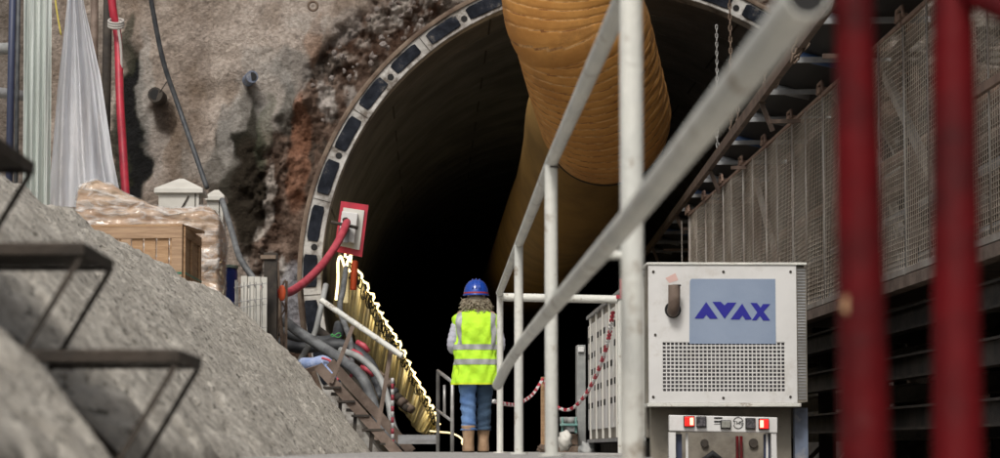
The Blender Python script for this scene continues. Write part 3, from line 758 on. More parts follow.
curtain('pleated_strip', 'pale green pleated plastic strip hanging straight down at the left', 0, 0, 33.0, 4, .07, 'strip', 9,
        shape=lambda t: (24-t*2, 52-t*2), z1v=205)
for i, (u0, u1, r, m, lb, Y_) in enumerate((
    (14, 8, .05, 'navy', 'leftmost dark vertical pipe beside the pleated strip', 34),
    (19.5, 15, .03, 'darkhose', 'thin black vertical pipe just left of the pleated strip', 33.8),
    (95, 93, .055, 'brownsteel', 'short brown pipe above the plastic sheet', 35.5),
    (109, 104, .065, 'darksteel', 'thick dark vertical pipe left of the red hose', 35.3))):
    tag(MB().tube([P(u0, -60, Y_), P((u0+u1)/2, 80, Y_), P(u1, 240, Y_)], r, 12).build('vertical_pipe', m, smooth=True), lb, 'pipe', 'vertical pipes on the left of the rock face')
tag(MB().tube([P(-60, 52, 35), P(20, 48, 35)], .085, 14).build('horizontal_pipe', 'lighthose', smooth=True), 'pale horizontal pipe stub at the far left edge, the upper of two', 'pipe')
tag(MB().tube([P(-60, 84, 35), P(24, 96, 35)], .075, 14).build('horizontal_pipe', 'greysteel', smooth=True), 'grey horizontal pipe at the far left edge, the lower of two', 'pipe')
RH = hose('red_hose', 'long bright red hose hanging down the rock face left of the wet streak', [P(108, -40, 35), P(113, 10, 35), P(118, 40, 35), P(120, 100, 34.6), P(123, 150, 34.4), P(126, 200, 34)], .058, 'redhose')
mb = MB()
for k in range(3): mb.tube([P(116+1.5*k*0+7.5*math.cos(a), 21+k*2.5+2.5*math.sin(a), 34.9-.12*math.sin(a)) for a in np.linspace(0, 6.0, 14)], .018, 6, closed=True)
o = mb.build('strap', 'cord', RH, smooth=True)
hose('rope', 'frayed grey rope hanging beside the red hose', [P(118, 26, 34.8), P(121, 50, 34.8), P(122, 90, 34.8)], .02, 'cord', 'rope')
hose('hanging_rope', 'thin yellow cord hanging above the plastic sheet', [P(54, -20, 34.5), P(56, 5, 34.5), P(61, 35, 34.5)], .012, 'yellowcord', 'cord')
hose('diagonal_cable', 'thick grey black cable slanting down the rock face to the cabinets', [P(145, -40, 36.2), P(152, 5, 36.4), P(163, 60, 36.6), P(178, 105, 36.7), P(192, 145, 36.4), P(207, 188, 36)], .036, 'darkhose', 'cable')
hose('bent_hose', 'grey hose draped from the small cabinet down past the barrel', [P(222, 200, 34.6), P(232, 232, 34), P(240, 258, 33.4), P(256, 282, 33.2), P(266, 300, 33.3)], .042, 'greyhose')
# pipe stubs in the wall
def stub(u, v, r, m, lb, dx=.12):
    c = P(u, v, 37.75); t = thing('pipe_stub', lb, 'pipe', (c.x, c.y, c.z), 'drain pipe stubs in the rock face')
    MB().tube([c+Vector((0,.25,0)), c+Vector((dx*.7,-.08,.01))], r, 16).build('tube', m, t, smooth=True, autos=True)
    e_ = c+Vector((dx*.7,-.08,.01)); MB().tube([e_+Vector((0,-.004,0)), e_+Vector((0,.02,0))], r*.72, 14).build('bore', 'black', t)
stub(158, 96, .115, 'darksteel', 'dark pipe stub left of the slanting cable in the rock face', -.05)
stub(247, 78, .095, 'bluegrey', 'blue grey pipe stub above the dark wet stain')
cst = P(313, 6, 37.7); tag(MB().tube([cst+Vector((.07*math.cos(a), 0, .07*math.sin(a))) for a in np.linspace(0, 5.9, 16)], .02, 8, closed=True).build('anchor_ring', 'rustrim', smooth=True), 'small rusty anchor ring high on the rock face', 'anchor ring')
hose('wall_wire', 'thin bent wire sticking out above the dark pipe stub', [P(160, 92, 37.4), P(164, 86, 37.3), P(168, 80, 37.5)], .008, 'darksteel', 'wire')
for (u, v, s_) in ((263, 236, .09), (262, 222, .10)):
    pass

# ---------------------------------------------------------------- hoses and pipes at the ring foot
HG = 'hoses and pipes tangled at the foot of the ring'
hose('grey_hose', 'long pale grey hose sweeping from the steel posts down to the walkway', [P(286, 322, 33.5), P(300, 333, 33.2), P(322, 347, 33), P(345, 362, 32.6), P(362, 378, 32.3), P(372, 400, 32.2), P(382, 430, 32), P(398, 450, 31.8)], .07, 'greyhose', group=HG)
hose('dark_hose', 'dark hose looping left to right below the ring foot, upper one', [P(280, 330, 34), P(300, 337, 34), P(320, 342, 34), P(336, 338, 34.1), P(340, 325, 34.3)], .085, 'darkhose', group=HG)
hose('dark_hose', 'dark hose looping below the ring foot, lower one', [P(278, 342, 33.8), P(300, 348, 33.8), P(330, 345, 33.8), P(352, 348, 33.8), P(372, 368, 33.6), P(380, 400, 33.2)], .08, 'darkhose', group=HG)
hose('pale_hose', 'pale straight hose leaning against the ring foot', [P(299, 362, 33.4), P(314, 335, 33.4), P(320, 312, 33.4), P(326, 285, 33.7)], .04, 'lighthose', group=HG)
hose('pale_hose', 'pale hose arching over the tangle then falling to the walkway', [P(340, 350, 32.8), P(360, 358, 32.6), P(378, 375, 32.4), P(388, 400, 32.2), P(393, 425, 32), P(404, 446, 31.9)], .045, 'lighthose', group=HG)
hose('grey_hose', 'short grey hose curving up beside the yellow sheet', [P(352, 372, 33), P(350, 340, 33.6), P(340, 310, 34.4), P(343, 290, 35), P(346, 268, 35.8)], .04, 'greyhose', group=HG)
o = hose('fat_pipe', 'fat beige grey pipe with red bands below the hoses', [P(334, 360, 33.2), P(345, 367, 33), P(360, 380, 32.8), P(372, 405, 32.6)], .12, 'beige', 'pipe', HG, 14)
for t in (6, 14): 
    pts = catmull([P(334, 360, 33.2), P(345, 367, 33), P(360, 380, 32.8), P(372, 405, 32.6)], 8)
    MB().tube(pts[t:t+2], .128, 14).build('red_band', 'pinkhose', o, smooth=True)
o = hose('blue_sleeve', 'crumpled pale blue sleeve wrapped on a pipe behind the small stair', [P(303, 364, 32.6), P(313, 364, 32.4), P(324, 362, 32.3), P(332, 370, 32.2), P(337, 380, 32.1)], .085, 'bluewrap', 'sleeve', HG, 12)
hose('binding_rope', 'thin red cord tied round the pale blue sleeve', [P(322, 358, 32.15), P(330, 361, 32.1), P(335, 369, 32.0), P(338, 378, 32.0), P(334, 384, 31.95)], .018, 'pinkhose', 'cord', n=6)
for i, (u, v, r) in enumerate(((352, 352, .10), (362, 366, .09), (357, 342, .07))):
    c = P(u, v, 33.2)
    MBo = MB().tube([c, c+Vector((.09,-.05,-.05)), c+Vector((.16,-.05,-.13))], [r*.5, r*.55, r*.45], 12)
    tag(MBo.build('red_coupling', 'pinkhose', smooth=True), ['larger faded red pipe coupling among the hoses', 'lowest faded red pipe coupling among the hoses', 'topmost small faded red coupling among the hoses'][i], 'coupling', HG)
# rough timber/pipe heap between the stair and the tunnel
random.seed(21)
for i in range(11):
    u0 = 318+i*4.0; v0 = 330+i*4.5
    tag(MB().tube([P(u0, v0, 34.4), P(u0+26+random.uniform(-4,4), v0+16+random.uniform(-3,3), 34.0), P(u0+54, v0+36+random.uniform(-4,4), 33.6)], random.uniform(.045,.075), 8).build('stacked_pipe', random.choice(['brownsteel','darksteel','darkhose','rustrim']), smooth=True),
        ['topmost','second','third','fourth','fifth','sixth','seventh','eighth','ninth','tenth','lowest'][i]+' dark pipe, counted downwards, in the heap under the yellow sheet', 'pipe', 'dark pipes heaped under the yellow sheet')
gg = [P(336+5*math.cos(a), 335+3*math.sin(a)*math.sin(a*1.3+.4), 33.4) for a in np.linspace(0, 6, 20)]
tag(MB().tube(gg, .006, 6).build('green_wire', mat('green_wire', (.05,.4,.08), .5), smooth=True), 'small tangle of bright green wire on the dark hoses', 'wire')
o = hose('crossing_hose', 'faded red hose rising from the steel posts to the control board', [P(262, 286, 32.6), P(272, 292, 32.6), P(287, 293, 33), P(305, 282, 34), P(322, 265, 35), P(335, 247, 35.8), P(343, 232, 36.3), P(347, 222, 36.7)], .058, 'pinkhose')
# tape barrier on thin pole at the walkway
tp = thing('striped_pole', 'slim red and white striped pole at the foot of the small stair', 'pole', tuple(P(392.5, 448, 31.2)))
for k in range(12):
    a = P(392.5, 378+k*5.6, 31.2); b = P(392.5, 378+(k+1)*5.6, 31.2); MB().tube([a, b], .02, 8).build('band', 'pinkhose' if k % 2 else 'white2', tp, smooth=True)

# small stair with white handrail
SS = thing('walkway_stair', 'short brown steel stair with a white sloping handrail below the ring', 'stair', tuple(P(350, 440, 31)))
MB().tube([P(321, 300, 31.0), P(402.5, 356, 30.6)], .036, 14).build('handrail', 'white', SS, smooth=True, autos=True)
for (a, b) in (((353, 326), (331, 383)), ((391, 350), (376, 440))):
    mb = MB(); mb.beam(P(*a, 30.85), P(*b, 30.85), .05, .05); mb.build('post', 'brownsteel', SS)
for (a, b, Y_) in (((318, 366), (400, 456), 30.9), ((330, 362), (412, 452), 31.6)):
    MB().beam(P(*a, Y_), P(*b, Y_-.1), .035, .12).build('stringer', 'brownsteel', SS)
MB().beam(P(302, 372, 30.9), P(322, 366, 31.2), .05, .05).build('landing_beam', 'brownsteel', SS)
for k in range(6):
    c = P(333+k*14, 388+k*14, 31.15); MB().box(c, (.22, .7, .025)).build('tread', 'darksteel', SS)
for (u, v) in ((341, 392), (356, 408), (372, 428)):
    mb = MB(); mb.beam(P(u, v, 30.9), P(u-2, v+30, 30.9), .045, .045); mb.beam(P(u-10, v+2, 30.9), P(u+4, v+3, 30.9), .04, .04); mb.build('support', 'darksteel', SS)

# grey small railing left of the person
SR = thing('small_railing', 'small grey tube railing with two rails left of the person', 'railing', tuple(P(445, 450, 28)))
pa, pb = P(438, 371, 29.5), P(452.3, 382, 27.5)
pa0, pb0 = Vector((pa.x, pa.y, GZ)), Vector((pb.x, pb.y, GZ))
MB().tube([pa0, pa+Vector((0,0,-.03)), pa.lerp(pb, .04)+Vector((0,0,.0))], .022, 10).build('post', 'galv', SR, smooth=True)
MB().tube([pb0, pb+Vector((0,0,-.03)), pb.lerp(pa, .04)], .022, 10).build('post', 'galv', SR, smooth=True)
MB().tube([pa, pb], .022, 10).build('top_rail', 'galv', SR, smooth=True)
MB().tube([P(437, 410, 29.5), P(452, 421, 27.5)], .018, 10).build('mid_rail', 'galv', SR, smooth=True)
mm = P(444.5, 385, 28.5); MB().tube([Vector((mm.x, mm.y, P(0, 416, 28.5).z)), mm], .018, 10).build('baluster', 'galv', SR, smooth=True)
# dark grating between
g0 = P(403, 436, 30.8)
o = MB()
for k in range(5): o.beam(P(398, 436+k*1.7, 31.3-.35*k*.2), P(436, 436+k*1.7, 31.3-.35*k*.2), .03, .03)
tag(o.build('grating', 'greysteel'), 'low grey steel kerb rails left of the small railing', 'grating')

# control board
q = [P(341, 201, 37.0), P(368.5, 205, 37.0), P(362, 257, 37.0), P(334, 251, 37.0)]
CB = thing('control_board', 'white control panel with a red border mounted at the tunnel edge', 'control panel', tuple(q[3]))
def quad_plate(mb, q, y0, y1): mb.prism([(p.x, p.z) for p in q], y0, y1)
def inset(q, f):
    c = sum(q, Vector())/4; return [p.lerp(c, f) for p in q]
mb = MB(); quad_plate(mb, q, 37.0, 37.04); mb.build('red_frame', 'redhose', CB)
mb = MB(); quad_plate(mb, inset(q, .24), 36.97, 36.997); mb.build('backing', 'offwhite', CB)
qq = [P(342, 211, 36.8), P(358, 213, 36.8), P(354, 243, 36.8), P(338, 240, 36.8)]
mb = MB(); quad_plate(mb, qq, 36.82, 36.967); mb.build('box', 'white2', CB, bevel=.01)
mb = MB(); quad_plate(mb, [P(339, 228, 36.8), P(350, 229, 36.8), P(348, 243, 36.8), P(337, 241, 36.8)], 36.78, 36.817); mb.build('connector_plate', 'greysteel', CB)
mb = MB(); mb.tube([P(331, 222, 36.7), P(345, 225, 36.7), P(358, 228, 36.7)], .025, 8); mb.tube([P(345, 219, 36.7), P(347, 225, 36.65), P(345, 231, 36.7)], .045, 8); mb.build('coupling', 'darksteel', CB, smooth=True)

# yellow lit sheet with rope light and hanging loops
YS = thing('lit_sheet', 'yellowish sheet lit by a wavy rope light descending beside the tunnel wall', 'plastic sheet', tuple(P(430, 437, 54)))
tops = [(338, 252, 38.2), (352, 266, 39.5), (371, 300, 42), (385, 325, 44.5), (400, 350, 47.5), (415, 380, 50.5), (430, 408, 53.5), (437, 425, 55.5)]
bots = [(331, 312, 38.0), (345, 325, 39.4), (362, 350, 41.8), (377, 370, 44.2), (392, 395, 47), (405, 415, 50), (418, 431, 53), (430, 437, 55)]
tp_ = catmull([P(*t) for t in tops], 16); bt_ = catmull([P(*t) for t in bots], 16)
rows = []
for i, (a, b) in enumerate(zip(tp_, bt_)):
    w = .018*math.sin(i*.9)+.03*math.sin(i*.31+1); row = []
    for j in range(9):
        t = j/8; p = a.lerp(b, t); row.append(p+Vector((w*(.3+t*.5), 0, 0)))
    rows.append(row)
MB().grid(rows).build('sheet', 'yellowsheet', YS, smooth=True)
rp = []
for i, a in enumerate(tp_): rp.append(a+Vector((.03+.035*math.sin(i*1.25), -.12, .03+.022*math.sin(i*1.05+.5)+.012*math.sin(i*2.7))))
MB().tube(rp[8:], .017, 8).build('rope_light', 'rope', YS, smooth=True)
for q in range(14, len(rp)-4, 12):
    ld = bpy.data.lights.new('rope_glow', 'POINT'); ld.energy = 5.5; ld.color = (1,.84,.55); ld.shadow_soft_size = .15
    lo = bpy.data.objects.new('rope_glow', ld); COL.objects.link(lo); lo.parent = YS; lo.location = rp[q]+Vector((.10,-.40,-.12))-YS.location
random.seed(8); mb = MB()
for i in range(6, len(tp_)-6, 2):
    a = tp_[i]; b = bt_[i]; p = a.lerp(b, .06+random.uniform(0, .10)); s_ = random.uniform(.06, .13)
    pts = [p+Vector((.02+.045*math.cos(t)+.25*s_*math.sin(t*.5), -.10, s_*math.sin(t)-s_*.6)) for t in np.linspace(0, 6.0, 12)]
    mb.tube(pts, .013, 6, closed=True)
o = mb.build('hanging_loop', 'black', YS, smooth=True); o['kind'] = 'stuff'
# vertical slats behind
mb = MB()
for i in range(4, len(tp_), 4): mb.tube([tp_[i]+Vector((.02,-.05,-.02)), bt_[i]+Vector((.04,-.05,.02))], .02, 6)
mb.build('hanging_cord', 'yellowsheet', YS, smooth=True)['kind'] = 'stuff'
for k, (pts, lb) in enumerate((([P(336, 300, 36.9), P(338, 280, 36.9), P(338, 262, 36.9), P(341, 257, 36.9), P(345, 268, 36.9)], 'short glowing rope light hooked below the control board'),
                     ([P(350, 272, 37.2), P(347, 266, 37.2), P(349, 258, 37.2), P(352, 254, 37.2)], 'short glowing cord stub left of the long rope light'))):
    hose('rope_light', lb, pts, .02, 'rope', 'rope light', n=6)
hose('orange_hose', 'orange hose hanging over the top of the yellow sheet', [P(355, 262, 37.6), P(354, 275, 37.5), P(353, 290, 37.5)], .05, 'orange')
mb = MB(); mb.box(P(345.5, 285, 37.4), (.09, .05, .55)); tag(mb.build('yellow_board', 'yellowsheet', bevel=.01), 'narrow upright yellow board at the top of the lit sheet', 'board')
# rope light near the floor behind the person
hose('rope_light', 'glowing rope light curving along the floor behind the person', [P(430, 431, 40), P(440, 432, 39), P(450, 433, 38), P(458, 436, 37), P(464, 441, 36)], .013, 'ropeglow', 'rope light', n=8)
mb = MB().sphere(P(464.5, 442.5, 35.8), .05); tag(mb.build('lamp', 'ropeglow', smooth=True), 'small glowing lamp at the end of the floor rope light', 'lamp')

# ================================================================ PERSON
def person():
    X, Yp = P(476, 450, 25).x, 25.0; g = GZ
    pr = thing('person', 'person seen from behind in blue helmet, yellow vest, jeans and tan boots', 'person', (X, Yp, g))
    sc_ = .985
    def V3(x, y, z): return Vector((X+x, Yp+y, g+z*sc_))
    def ring(cx, cy, z, rx, ry, n=40, pw=2.4, tilt=0):
        out = []
        for k in range(n):
            a = 2*math.pi*k/n; c, s = math.cos(a), math.sin(a)
            out.append(V3(cx+rx*math.copysign(abs(c)**(2/pw), c), cy+ry*math.copysign(abs(s)**(2/pw), s), z+tilt*c))
        return out
    # body: one skinned surface
    joints = {'pel':(0,0,.93,.13),'spine':(0,0,1.12,.12),'chest':(0,0,1.30,.13),'neck0':(0,.01,1.44,.065),'neck':(0,.02,1.50,.056),'head':(0,.02,1.585,.085),'head2':(0,.02,1.66,.09),
        'shL':(-.17,0,1.40,.06),'elL':(-.232,-.03,1.12,.038),'wrL':(-.17,.20,1.04,.028),'haL':(-.14,.26,1.04,.03),
        'shR':(.17,0,1.40,.06),'elR':(.236,-.03,1.12,.038),'wrR':(.18,.20,1.04,.028),'haR':(.15,.26,1.04,.03),
        'hiL':(-.085,.01,.86,.075),'knL':(-.082,.03,.50,.05),'anL':(-.075,0,.10,.042),'toL':(-.085,.16,.035,.035),
        'hiR':(.085,.02,.86,.075),'knR':(.082,.075,.50,.05),'anR':(.075,.12,.10,.042),'toR':(.085,.28,.035,.035)}
    ed = [('pel','spine'),('spine','chest'),('chest','neck0'),('neck0','neck'),('neck','head'),('head','head2'),
          ('chest','shL'),('shL','elL'),('elL','wrL'),('wrL','haL'),('chest','shR'),('shR','elR'),('elR','wrR'),('wrR','haR'),
          ('pel','hiL'),('hiL','knL'),('knL','anL'),('anL','toL'),('pel','hiR'),('hiR','knR'),('knR','anR'),('anR','toR')]
    for s, sg in (('L',-1),('R',1)):
        hx, hy, hz, _ = joints['ha'+s]
        for i in range(4):
            fx = hx-sg*(.030)+0; fz = hz+.028-.018*i; ln = (.038,.042,.039,.030)[i]
            joints[f'f{s}{i}a'] = (hx-sg*.012, hy+.030, fz, .0105); joints[f'f{s}{i}b'] = (hx-sg*.028, hy+.030+ln, fz, .0092); joints[f'f{s}{i}c'] = (hx-sg*(.055), hy+.030+ln*.8, fz-.006, .008)
            ed += [('ha'+s, f'f{s}{i}a'), (f'f{s}{i}a', f'f{s}{i}b'), (f'f{s}{i}b', f'f{s}{i}c')]
        joints[f't{s}a'] = (hx-sg*.03, hy-.005, hz+.035, .012); joints[f't{s}b'] = (hx-sg*.055, hy+.03, hz+.045, .010)
        ed += [('ha'+s, f't{s}a'), (f't{s}a', f't{s}b')]
    # face: nose, chin, ears
    joints['nose'] = (0,.125,1.575,.014); joints['chin'] = (0,.085,1.525,.035); joints['earL'] = (-.088,.01,1.585,.016); joints['earR'] = (.088,.01,1.585,.016)
    ed += [('head','nose'),('head','chin'),('head','earL'),('head','earR')]
    names = list(joints); me = bpy.data.meshes.new('body')
    me.from_pydata([V3(*joints[k][:3])-Vector((X,Yp,g)) for k in names], [(names.index(a), names.index(b)) for a, b in ed], [])
    o = bpy.data.objects.new('body', me); COL.objects.link(o); o.parent = pr; me.materials.append(M['skin'])
    sk = o.modifiers.new('skin', 'SKIN')
    for i, k in enumerate(names): r = joints[k][3]; me.skin_vertices[0].data[i].radius = (r, r)
    me.skin_vertices[0].data[0].use_root = True
    sk.use_smooth_shade = True
    sb = o.modifiers.new('sub', 'SUBSURF'); sb.levels = 1; sb.render_levels = 2
    # jeans: two legs and seat
    for s, legs, m in (('L', [(-.005,-.0,.0)], 'jeans'), ('R', None, 'jeansshade')):
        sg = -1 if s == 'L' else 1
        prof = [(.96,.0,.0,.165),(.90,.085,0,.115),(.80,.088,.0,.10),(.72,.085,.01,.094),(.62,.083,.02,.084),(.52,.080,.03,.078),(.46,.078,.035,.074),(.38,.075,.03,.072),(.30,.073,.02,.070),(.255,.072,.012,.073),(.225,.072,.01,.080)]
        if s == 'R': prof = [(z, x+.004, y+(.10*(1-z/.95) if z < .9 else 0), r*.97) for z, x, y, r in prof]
        rings = []
        for i, (z, x, y, r) in enumerate(prof):
            w = .004*math.sin(i*2.7+sg); rings.append(ring(sg*max(x, .0), y, z, (r if i else .15)+w, (r*1.12 if i else .12)+w, 32))
        rr = []
        for i in range(len(rings)-1):
            for q in range(4):
                t = q/4; rr.append([a.lerp(b, t) for a, b in zip(rings[i], rings[i+1])])
        rr.append(rings[-1])
        for i, r_ in enumerate(rr):
            c = sum(r_, Vector())/len(r_)
            for k in range(len(r_)):
                d = (r_[k]-c); d.z = 0; r_[k] += d.normalized()*(.006*math.sin(i*1.3+k*.35*sg)+.004*math.sin(i*2.9-k*.5))*min(1, i/6)
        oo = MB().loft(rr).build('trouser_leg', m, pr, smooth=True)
        oo['label'] = 'light blue denim leg with a lit tone in its colour' if s == 'L' else 'darker denim leg with shade put into its colour'
    # boots
    for sg, dy in ((-1, 0), (1, .115)):
        cx = sg*.076
        rings = [ring(cx, dy+.045, .012, .058, .135, 28, 2.6), ring(cx, dy+.045, .05, .060, .135, 28, 2.6), ring(cx, dy+.03, .085, .056, .115, 28), ring(cx, dy+.008, .13, .054, .078, 28),
                 ring(cx, dy, .18, .058, .070, 28), ring(cx, dy, .24, .066, .076, 28), ring(cx, dy, .265, .072, .080, 28), ring(cx, dy, .272, .066, .074, 28)]
        oo = MB().loft(rings).build('boot', 'boot', pr, smooth=True, autos=True)
        MB().loft([ring(cx, dy+.045, 0, .061, .14, 28, 2.6), ring(cx, dy+.045, .016, .063, .142, 28, 2.6)]).build('sole', 'sole', oo)
    # vest
    VP = [(.685,.232,.155),(.72,.232,.16),(.80,.228,.155),(.90,.222,.148),(1.0,.220,.142),(1.08,.222,.142),(1.16,.226,.142),(1.24,.230,.14),(1.31,.238,.134),(1.36,.240,.122),(1.39,.222,.108),(1.415,.170,.09),(1.437,.100,.072),(1.445,.080,.068)]
    zs_ = [p[0] for p in VP]
    def vr(z): return np.interp(z, zs_, [p[1] for p in VP]), np.interp(z, zs_, [p[2] for p in VP])
    def vpt(a, z, off=0):
        rx, ry = vr(z); c, s = math.cos(a), math.sin(a); pw = 2.5
        wr = .007*math.sin(a*7+z*14)+.006*math.sin(a*13-z*23)+.008*math.sin(z*19+a*2)+.005*math.sin(a*9+z*41)
        wr *= min(1, max(0, (1.42-z)*6))
        rx += wr+off; ry += wr+off
        return V3(rx*math.copysign(abs(c)**(2/pw), c), ry*math.copysign(abs(s)**(2/pw), s), z)
    n = 72; rows = [[vpt(2*math.pi*k/n, z) for k in range(n)] for z in np.linspace(.685, 1.445, 46)]
    ve = MB().loft(rows, caps=False).build('vest', 'vest', pr, smooth=True); 
    for z0, z1 in ((1.035, 1.09), (.885, .94)):
        rows = [[vpt(2*math.pi*k/n, z, .004) for k in range(n)] for z in np.linspace(z0, z1, 4)]
        MB().loft(rows, caps=False).build('reflective_band', 'vestband', ve, smooth=True)
    rows = [[vpt(2*math.pi*k/n, z, .0035) for k in range(n)] for z in (.683, .692, .700)]
    MB().loft(rows, caps=False).build('binding', 'piping', ve, smooth=True)
    for sg in (-1, 1):
        rows = []
        for z in np.linspace(1.09, 1.415, 24):
            rx, ry = vr(z); row = []
            for xx in np.linspace(.145, .195, 6):
                xx = min(xx, rx*.93); cc = (xx/(rx+.004))**(2.5/2); a = math.acos(min(1, cc))
                p = vpt(-a if sg > 0 else math.pi+a, z, .005); row.append(p)
            rows.append(row)
        MB().grid(rows).build('reflective_band', 'vestband', ve, smooth=True)
    # sleeves
    for sg in (-1, 1):
        pts = [V3(sg*.165, 0, 1.355), V3(sg*.192, -.01, 1.29), V3(sg*.215, -.02, 1.21), V3(sg*.238, -.035, 1.12), V3(sg*.236, 0, 1.06), V3(sg*.215, .09, 1.04), V3(sg*.18, .185, 1.04)]
        pc = catmull(pts, 6); rd = list(np.interp(range(len(pc)), [0, 8, 18, 24, len(pc)-1], [.055, .056, .052, .050, .040])); rd = [r+.003*math.sin(i*1.9) for i, r in enumerate(rd)]
        MB().tube(pc, rd, 18).build('sleeve', 'shirt', pr, smooth=True)
    MB().loft([ring(0,.015,1.42,.085,.075,24), ring(0,.018,1.455,.068,.064,24), ring(0,.02,1.475,.064,.06,24)], caps=False).build('collar', 'shirt', pr, smooth=True)
    # hair
    rng = random.Random(2); mb = MB(); mb.sphere(V3(0,.005,1.54), (.098,.095,.085), 20, 12)
    for i in range(300):
        a = rng.uniform(math.pi*.98, 2*math.pi*1.02); z = rng.uniform(1.43, 1.565); rr_ = .084+.026*rng.random()
        c = V3(rr_*1.12*math.cos(a)*(1.12 if z < 1.53 else .95), .01+rr_*.9*math.sin(a), z)
        pts = [c]; dv = Vector((rng.uniform(-1,1)+1.2*math.cos(a), rng.uniform(-.6,.4), rng.uniform(-1,.25))).normalized()
        for k in range(6):
            dv = (dv+Vector((rng.uniform(-.7,.7), rng.uniform(-.5,.5), rng.uniform(-.7,.35)))).normalized(); pts.append(pts[-1]+dv*.011)
        mb.tube(pts, [.0045,.005,.0045,.004,.0035,.003,.0015], 5)
    mb.build('hair', 'hair', pr, smooth=True)
    # helmet
    hc = (0, .02, 1.60)
    rings = []
    for k in range(13):
        t = k/12*math.pi/2; rings.append(ring(hc[0], hc[1], hc[2]+.155*math.sin(t), .124*math.cos(t)**.8+.0005, .148*math.cos(t)**.8+.0005, 40, 2.1))
    he = MB().loft(rings, caps=False); oo = he.build('helmet', 'helmet', pr, smooth=True)
    MB().loft([ring(0,.02,1.588,.130,.156,40,2.1), ring(0,.02,1.596,.134,.16,40,2.1), ring(0,.02,1.604,.127,.152,40,2.1)], caps=False).build('rim', 'helmet', oo, smooth=True)
    MB().loft([ring(0,.02,1.606,.1265,.1505,40,2.1), ring(0,.02,1.622,.1255,.149,40,2.1)], caps=False).build('strip', 'helmetred', oo, smooth=True)
    mb = MB()
    for xo in (-.035, 0, .035):
        pts = [V3(xo*(1 if abs(t) < 1.3 else .9), .02-.146*math.sin(t), 1.60+.158*math.cos(t)*(1-abs(xo)*.9)+.001) for t in np.linspace(-1.2, 1.25, 16)]
        mb.tube(pts, .009, 8)
    mb.build('ridge', 'helmet', oo, smooth=True)
    MB().loft([ring(0,.16,1.583,.085,.055,24), ring(0,.17,1.590,.085,.055,24)]).build('peak', 'helmet', oo, smooth=True)
person()

# ================================================================ GENERATOR UNIT (right of centre)
YG = 20.0
def gp(u, v, Y=YG): return P(u, v, Y)
a = gp(648, 265); b = gp(797, 403); xl, xr, zt, zb = a.x, b.x, a.z, b.z
GU = thing('generator_unit', 'white boxed generator unit with blue logo sticker and louvred side', 'generator', ((xl+xr)/2, YG, LOW))
MB().box2((xl+.01, YG+.02, zb), (xr+.07, YG+.46, zt-.004)).build('front_housing', 'beige', GU, bevel=.01)
# front plate with a window for the grille
gx0, gz1 = gp(662, 342).x, gp(662, 342).z; gx1, gz0 = gp(785, 392).x, gp(785, 392).z
mb = MB(); yf0, yf1 = YG-.025, YG+.018
mb.box2((xl, yf0, gz1), (xr, yf1, zt)); mb.box2((xl, yf0, zb), (xr, yf1, gz0)); mb.box2((xl, yf0, gz0), (gx0, yf1, gz1)); mb.box2((gx1, yf0, gz0), (xr, yf1, gz1))
mb.build('front_panel', 'white2', GU)
MB().box2((xl-.012, yf0-.012, zt), (xr+.085, YG+.5, zt+.02)).build('trim', 'white', GU, bevel=.004)
mb = MB(); mb.box2((xl-.012, yf0-.010, zb-.03), (xr+.03, YG+.46, zb-.002))
mb.build('trim', 'white', GU, bevel=.004)
MB().box2((gx0, YG+.008, gz0), (gx1, YG+.019, gz1)).build('dark_backing', 'lampdark', GU)
mb = MB(); nx, nz = 30, 13; dx = (gx1-gx0)/nx; dz = (gz1-gz0)/nz
for i in range(nx+1): mb.box2((gx0+i*dx-.0045, yf0+.004, gz0), (gx0+i*dx+.0045, yf0+.010, gz1))
for j in range(nz+1): mb.box2((gx0, yf0+.0025, gz0+j*dz-.005), (gx1, yf0+.0115, gz0+j*dz+.005))
mb.build('grille', 'white2', GU)
# chamfered perforated corner on the right
mb = MB(); cx0, cx1 = xr+.002, xr+.085
mb.prism([(cx0, zb), (cx1, zb+.01), (cx1, zt-.02), (cx0, zt-.005)], YG-.0, YG+.019); mb.build('corner_panel', 'beige', GU)
mb = MB()
for k in range(44): mb.box2((cx0+.008, YG-.006, zb+.03+k*.024), (cx1-.008, YG-.001, zb+.044+k*.024))
mb.build('corner_louvre', 'greysteel', GU)
# sticker and letters
sx0, sz1 = gp(688.5, 279).x, gp(688.5, 279).z; sx1, sz0 = gp(775.5, 344).x, gp(775.5, 344).z
st_ = MB().prism([(sx0, sz0), (sx1, sz0), (sx1, sz1), (sx0+.02, sz1), (sx0+.008, sz1-.02)], yf0-.003, yf0-.0005).build('sticker', 'stickerblue', GU)
def lp(x, y): p = gp(685+x/10, 295+y/10); return (p.x, p.z)
L1 = [[(208,72),(325,240),(245,240),(208,200),(180,238),(90,238)], [(270,70),(352,70),(390,105),(420,78),(510,78),(392,240)],
      [(567,88),(664,246),(600,250),(570,208),(540,247),(450,247)], [(648,80),(715,82),(848,258),(776,257)], [(775,92),(848,92),(708,255),(664,255)]]
def poly_fill(mb, poly, y0, y1):
    bmx = bmesh.new(); vs = [bmx.verts.new((x, y0, z)) for x, z in poly]; f = bmx.faces.new(vs)
    r = bmesh.ops.triangulate(bmx, faces=[f]); r2 = bmesh.ops.extrude_face_region(bmx, geom=bmx.faces[:])
    for e in r2['geom']:
        if isinstance(e, bmesh.types.BMVert): e.co.y = y1
    bmx.verts.ensure_lookup_table(); bmx.verts.index_update(); mb.add([v.co.copy() for v in bmx.verts], [[v.index for v in f.verts] for f in bmx.faces]); bmx.free()
for li, pl in enumerate(L1):
    mb = MB(); poly_fill(mb, [lp(x, y) for x, y in pl], yf0-.006-.0004*(li == 4), yf0-.0035+.0003*(li == 4)); mb.build('letter', 'logoblue', st_)
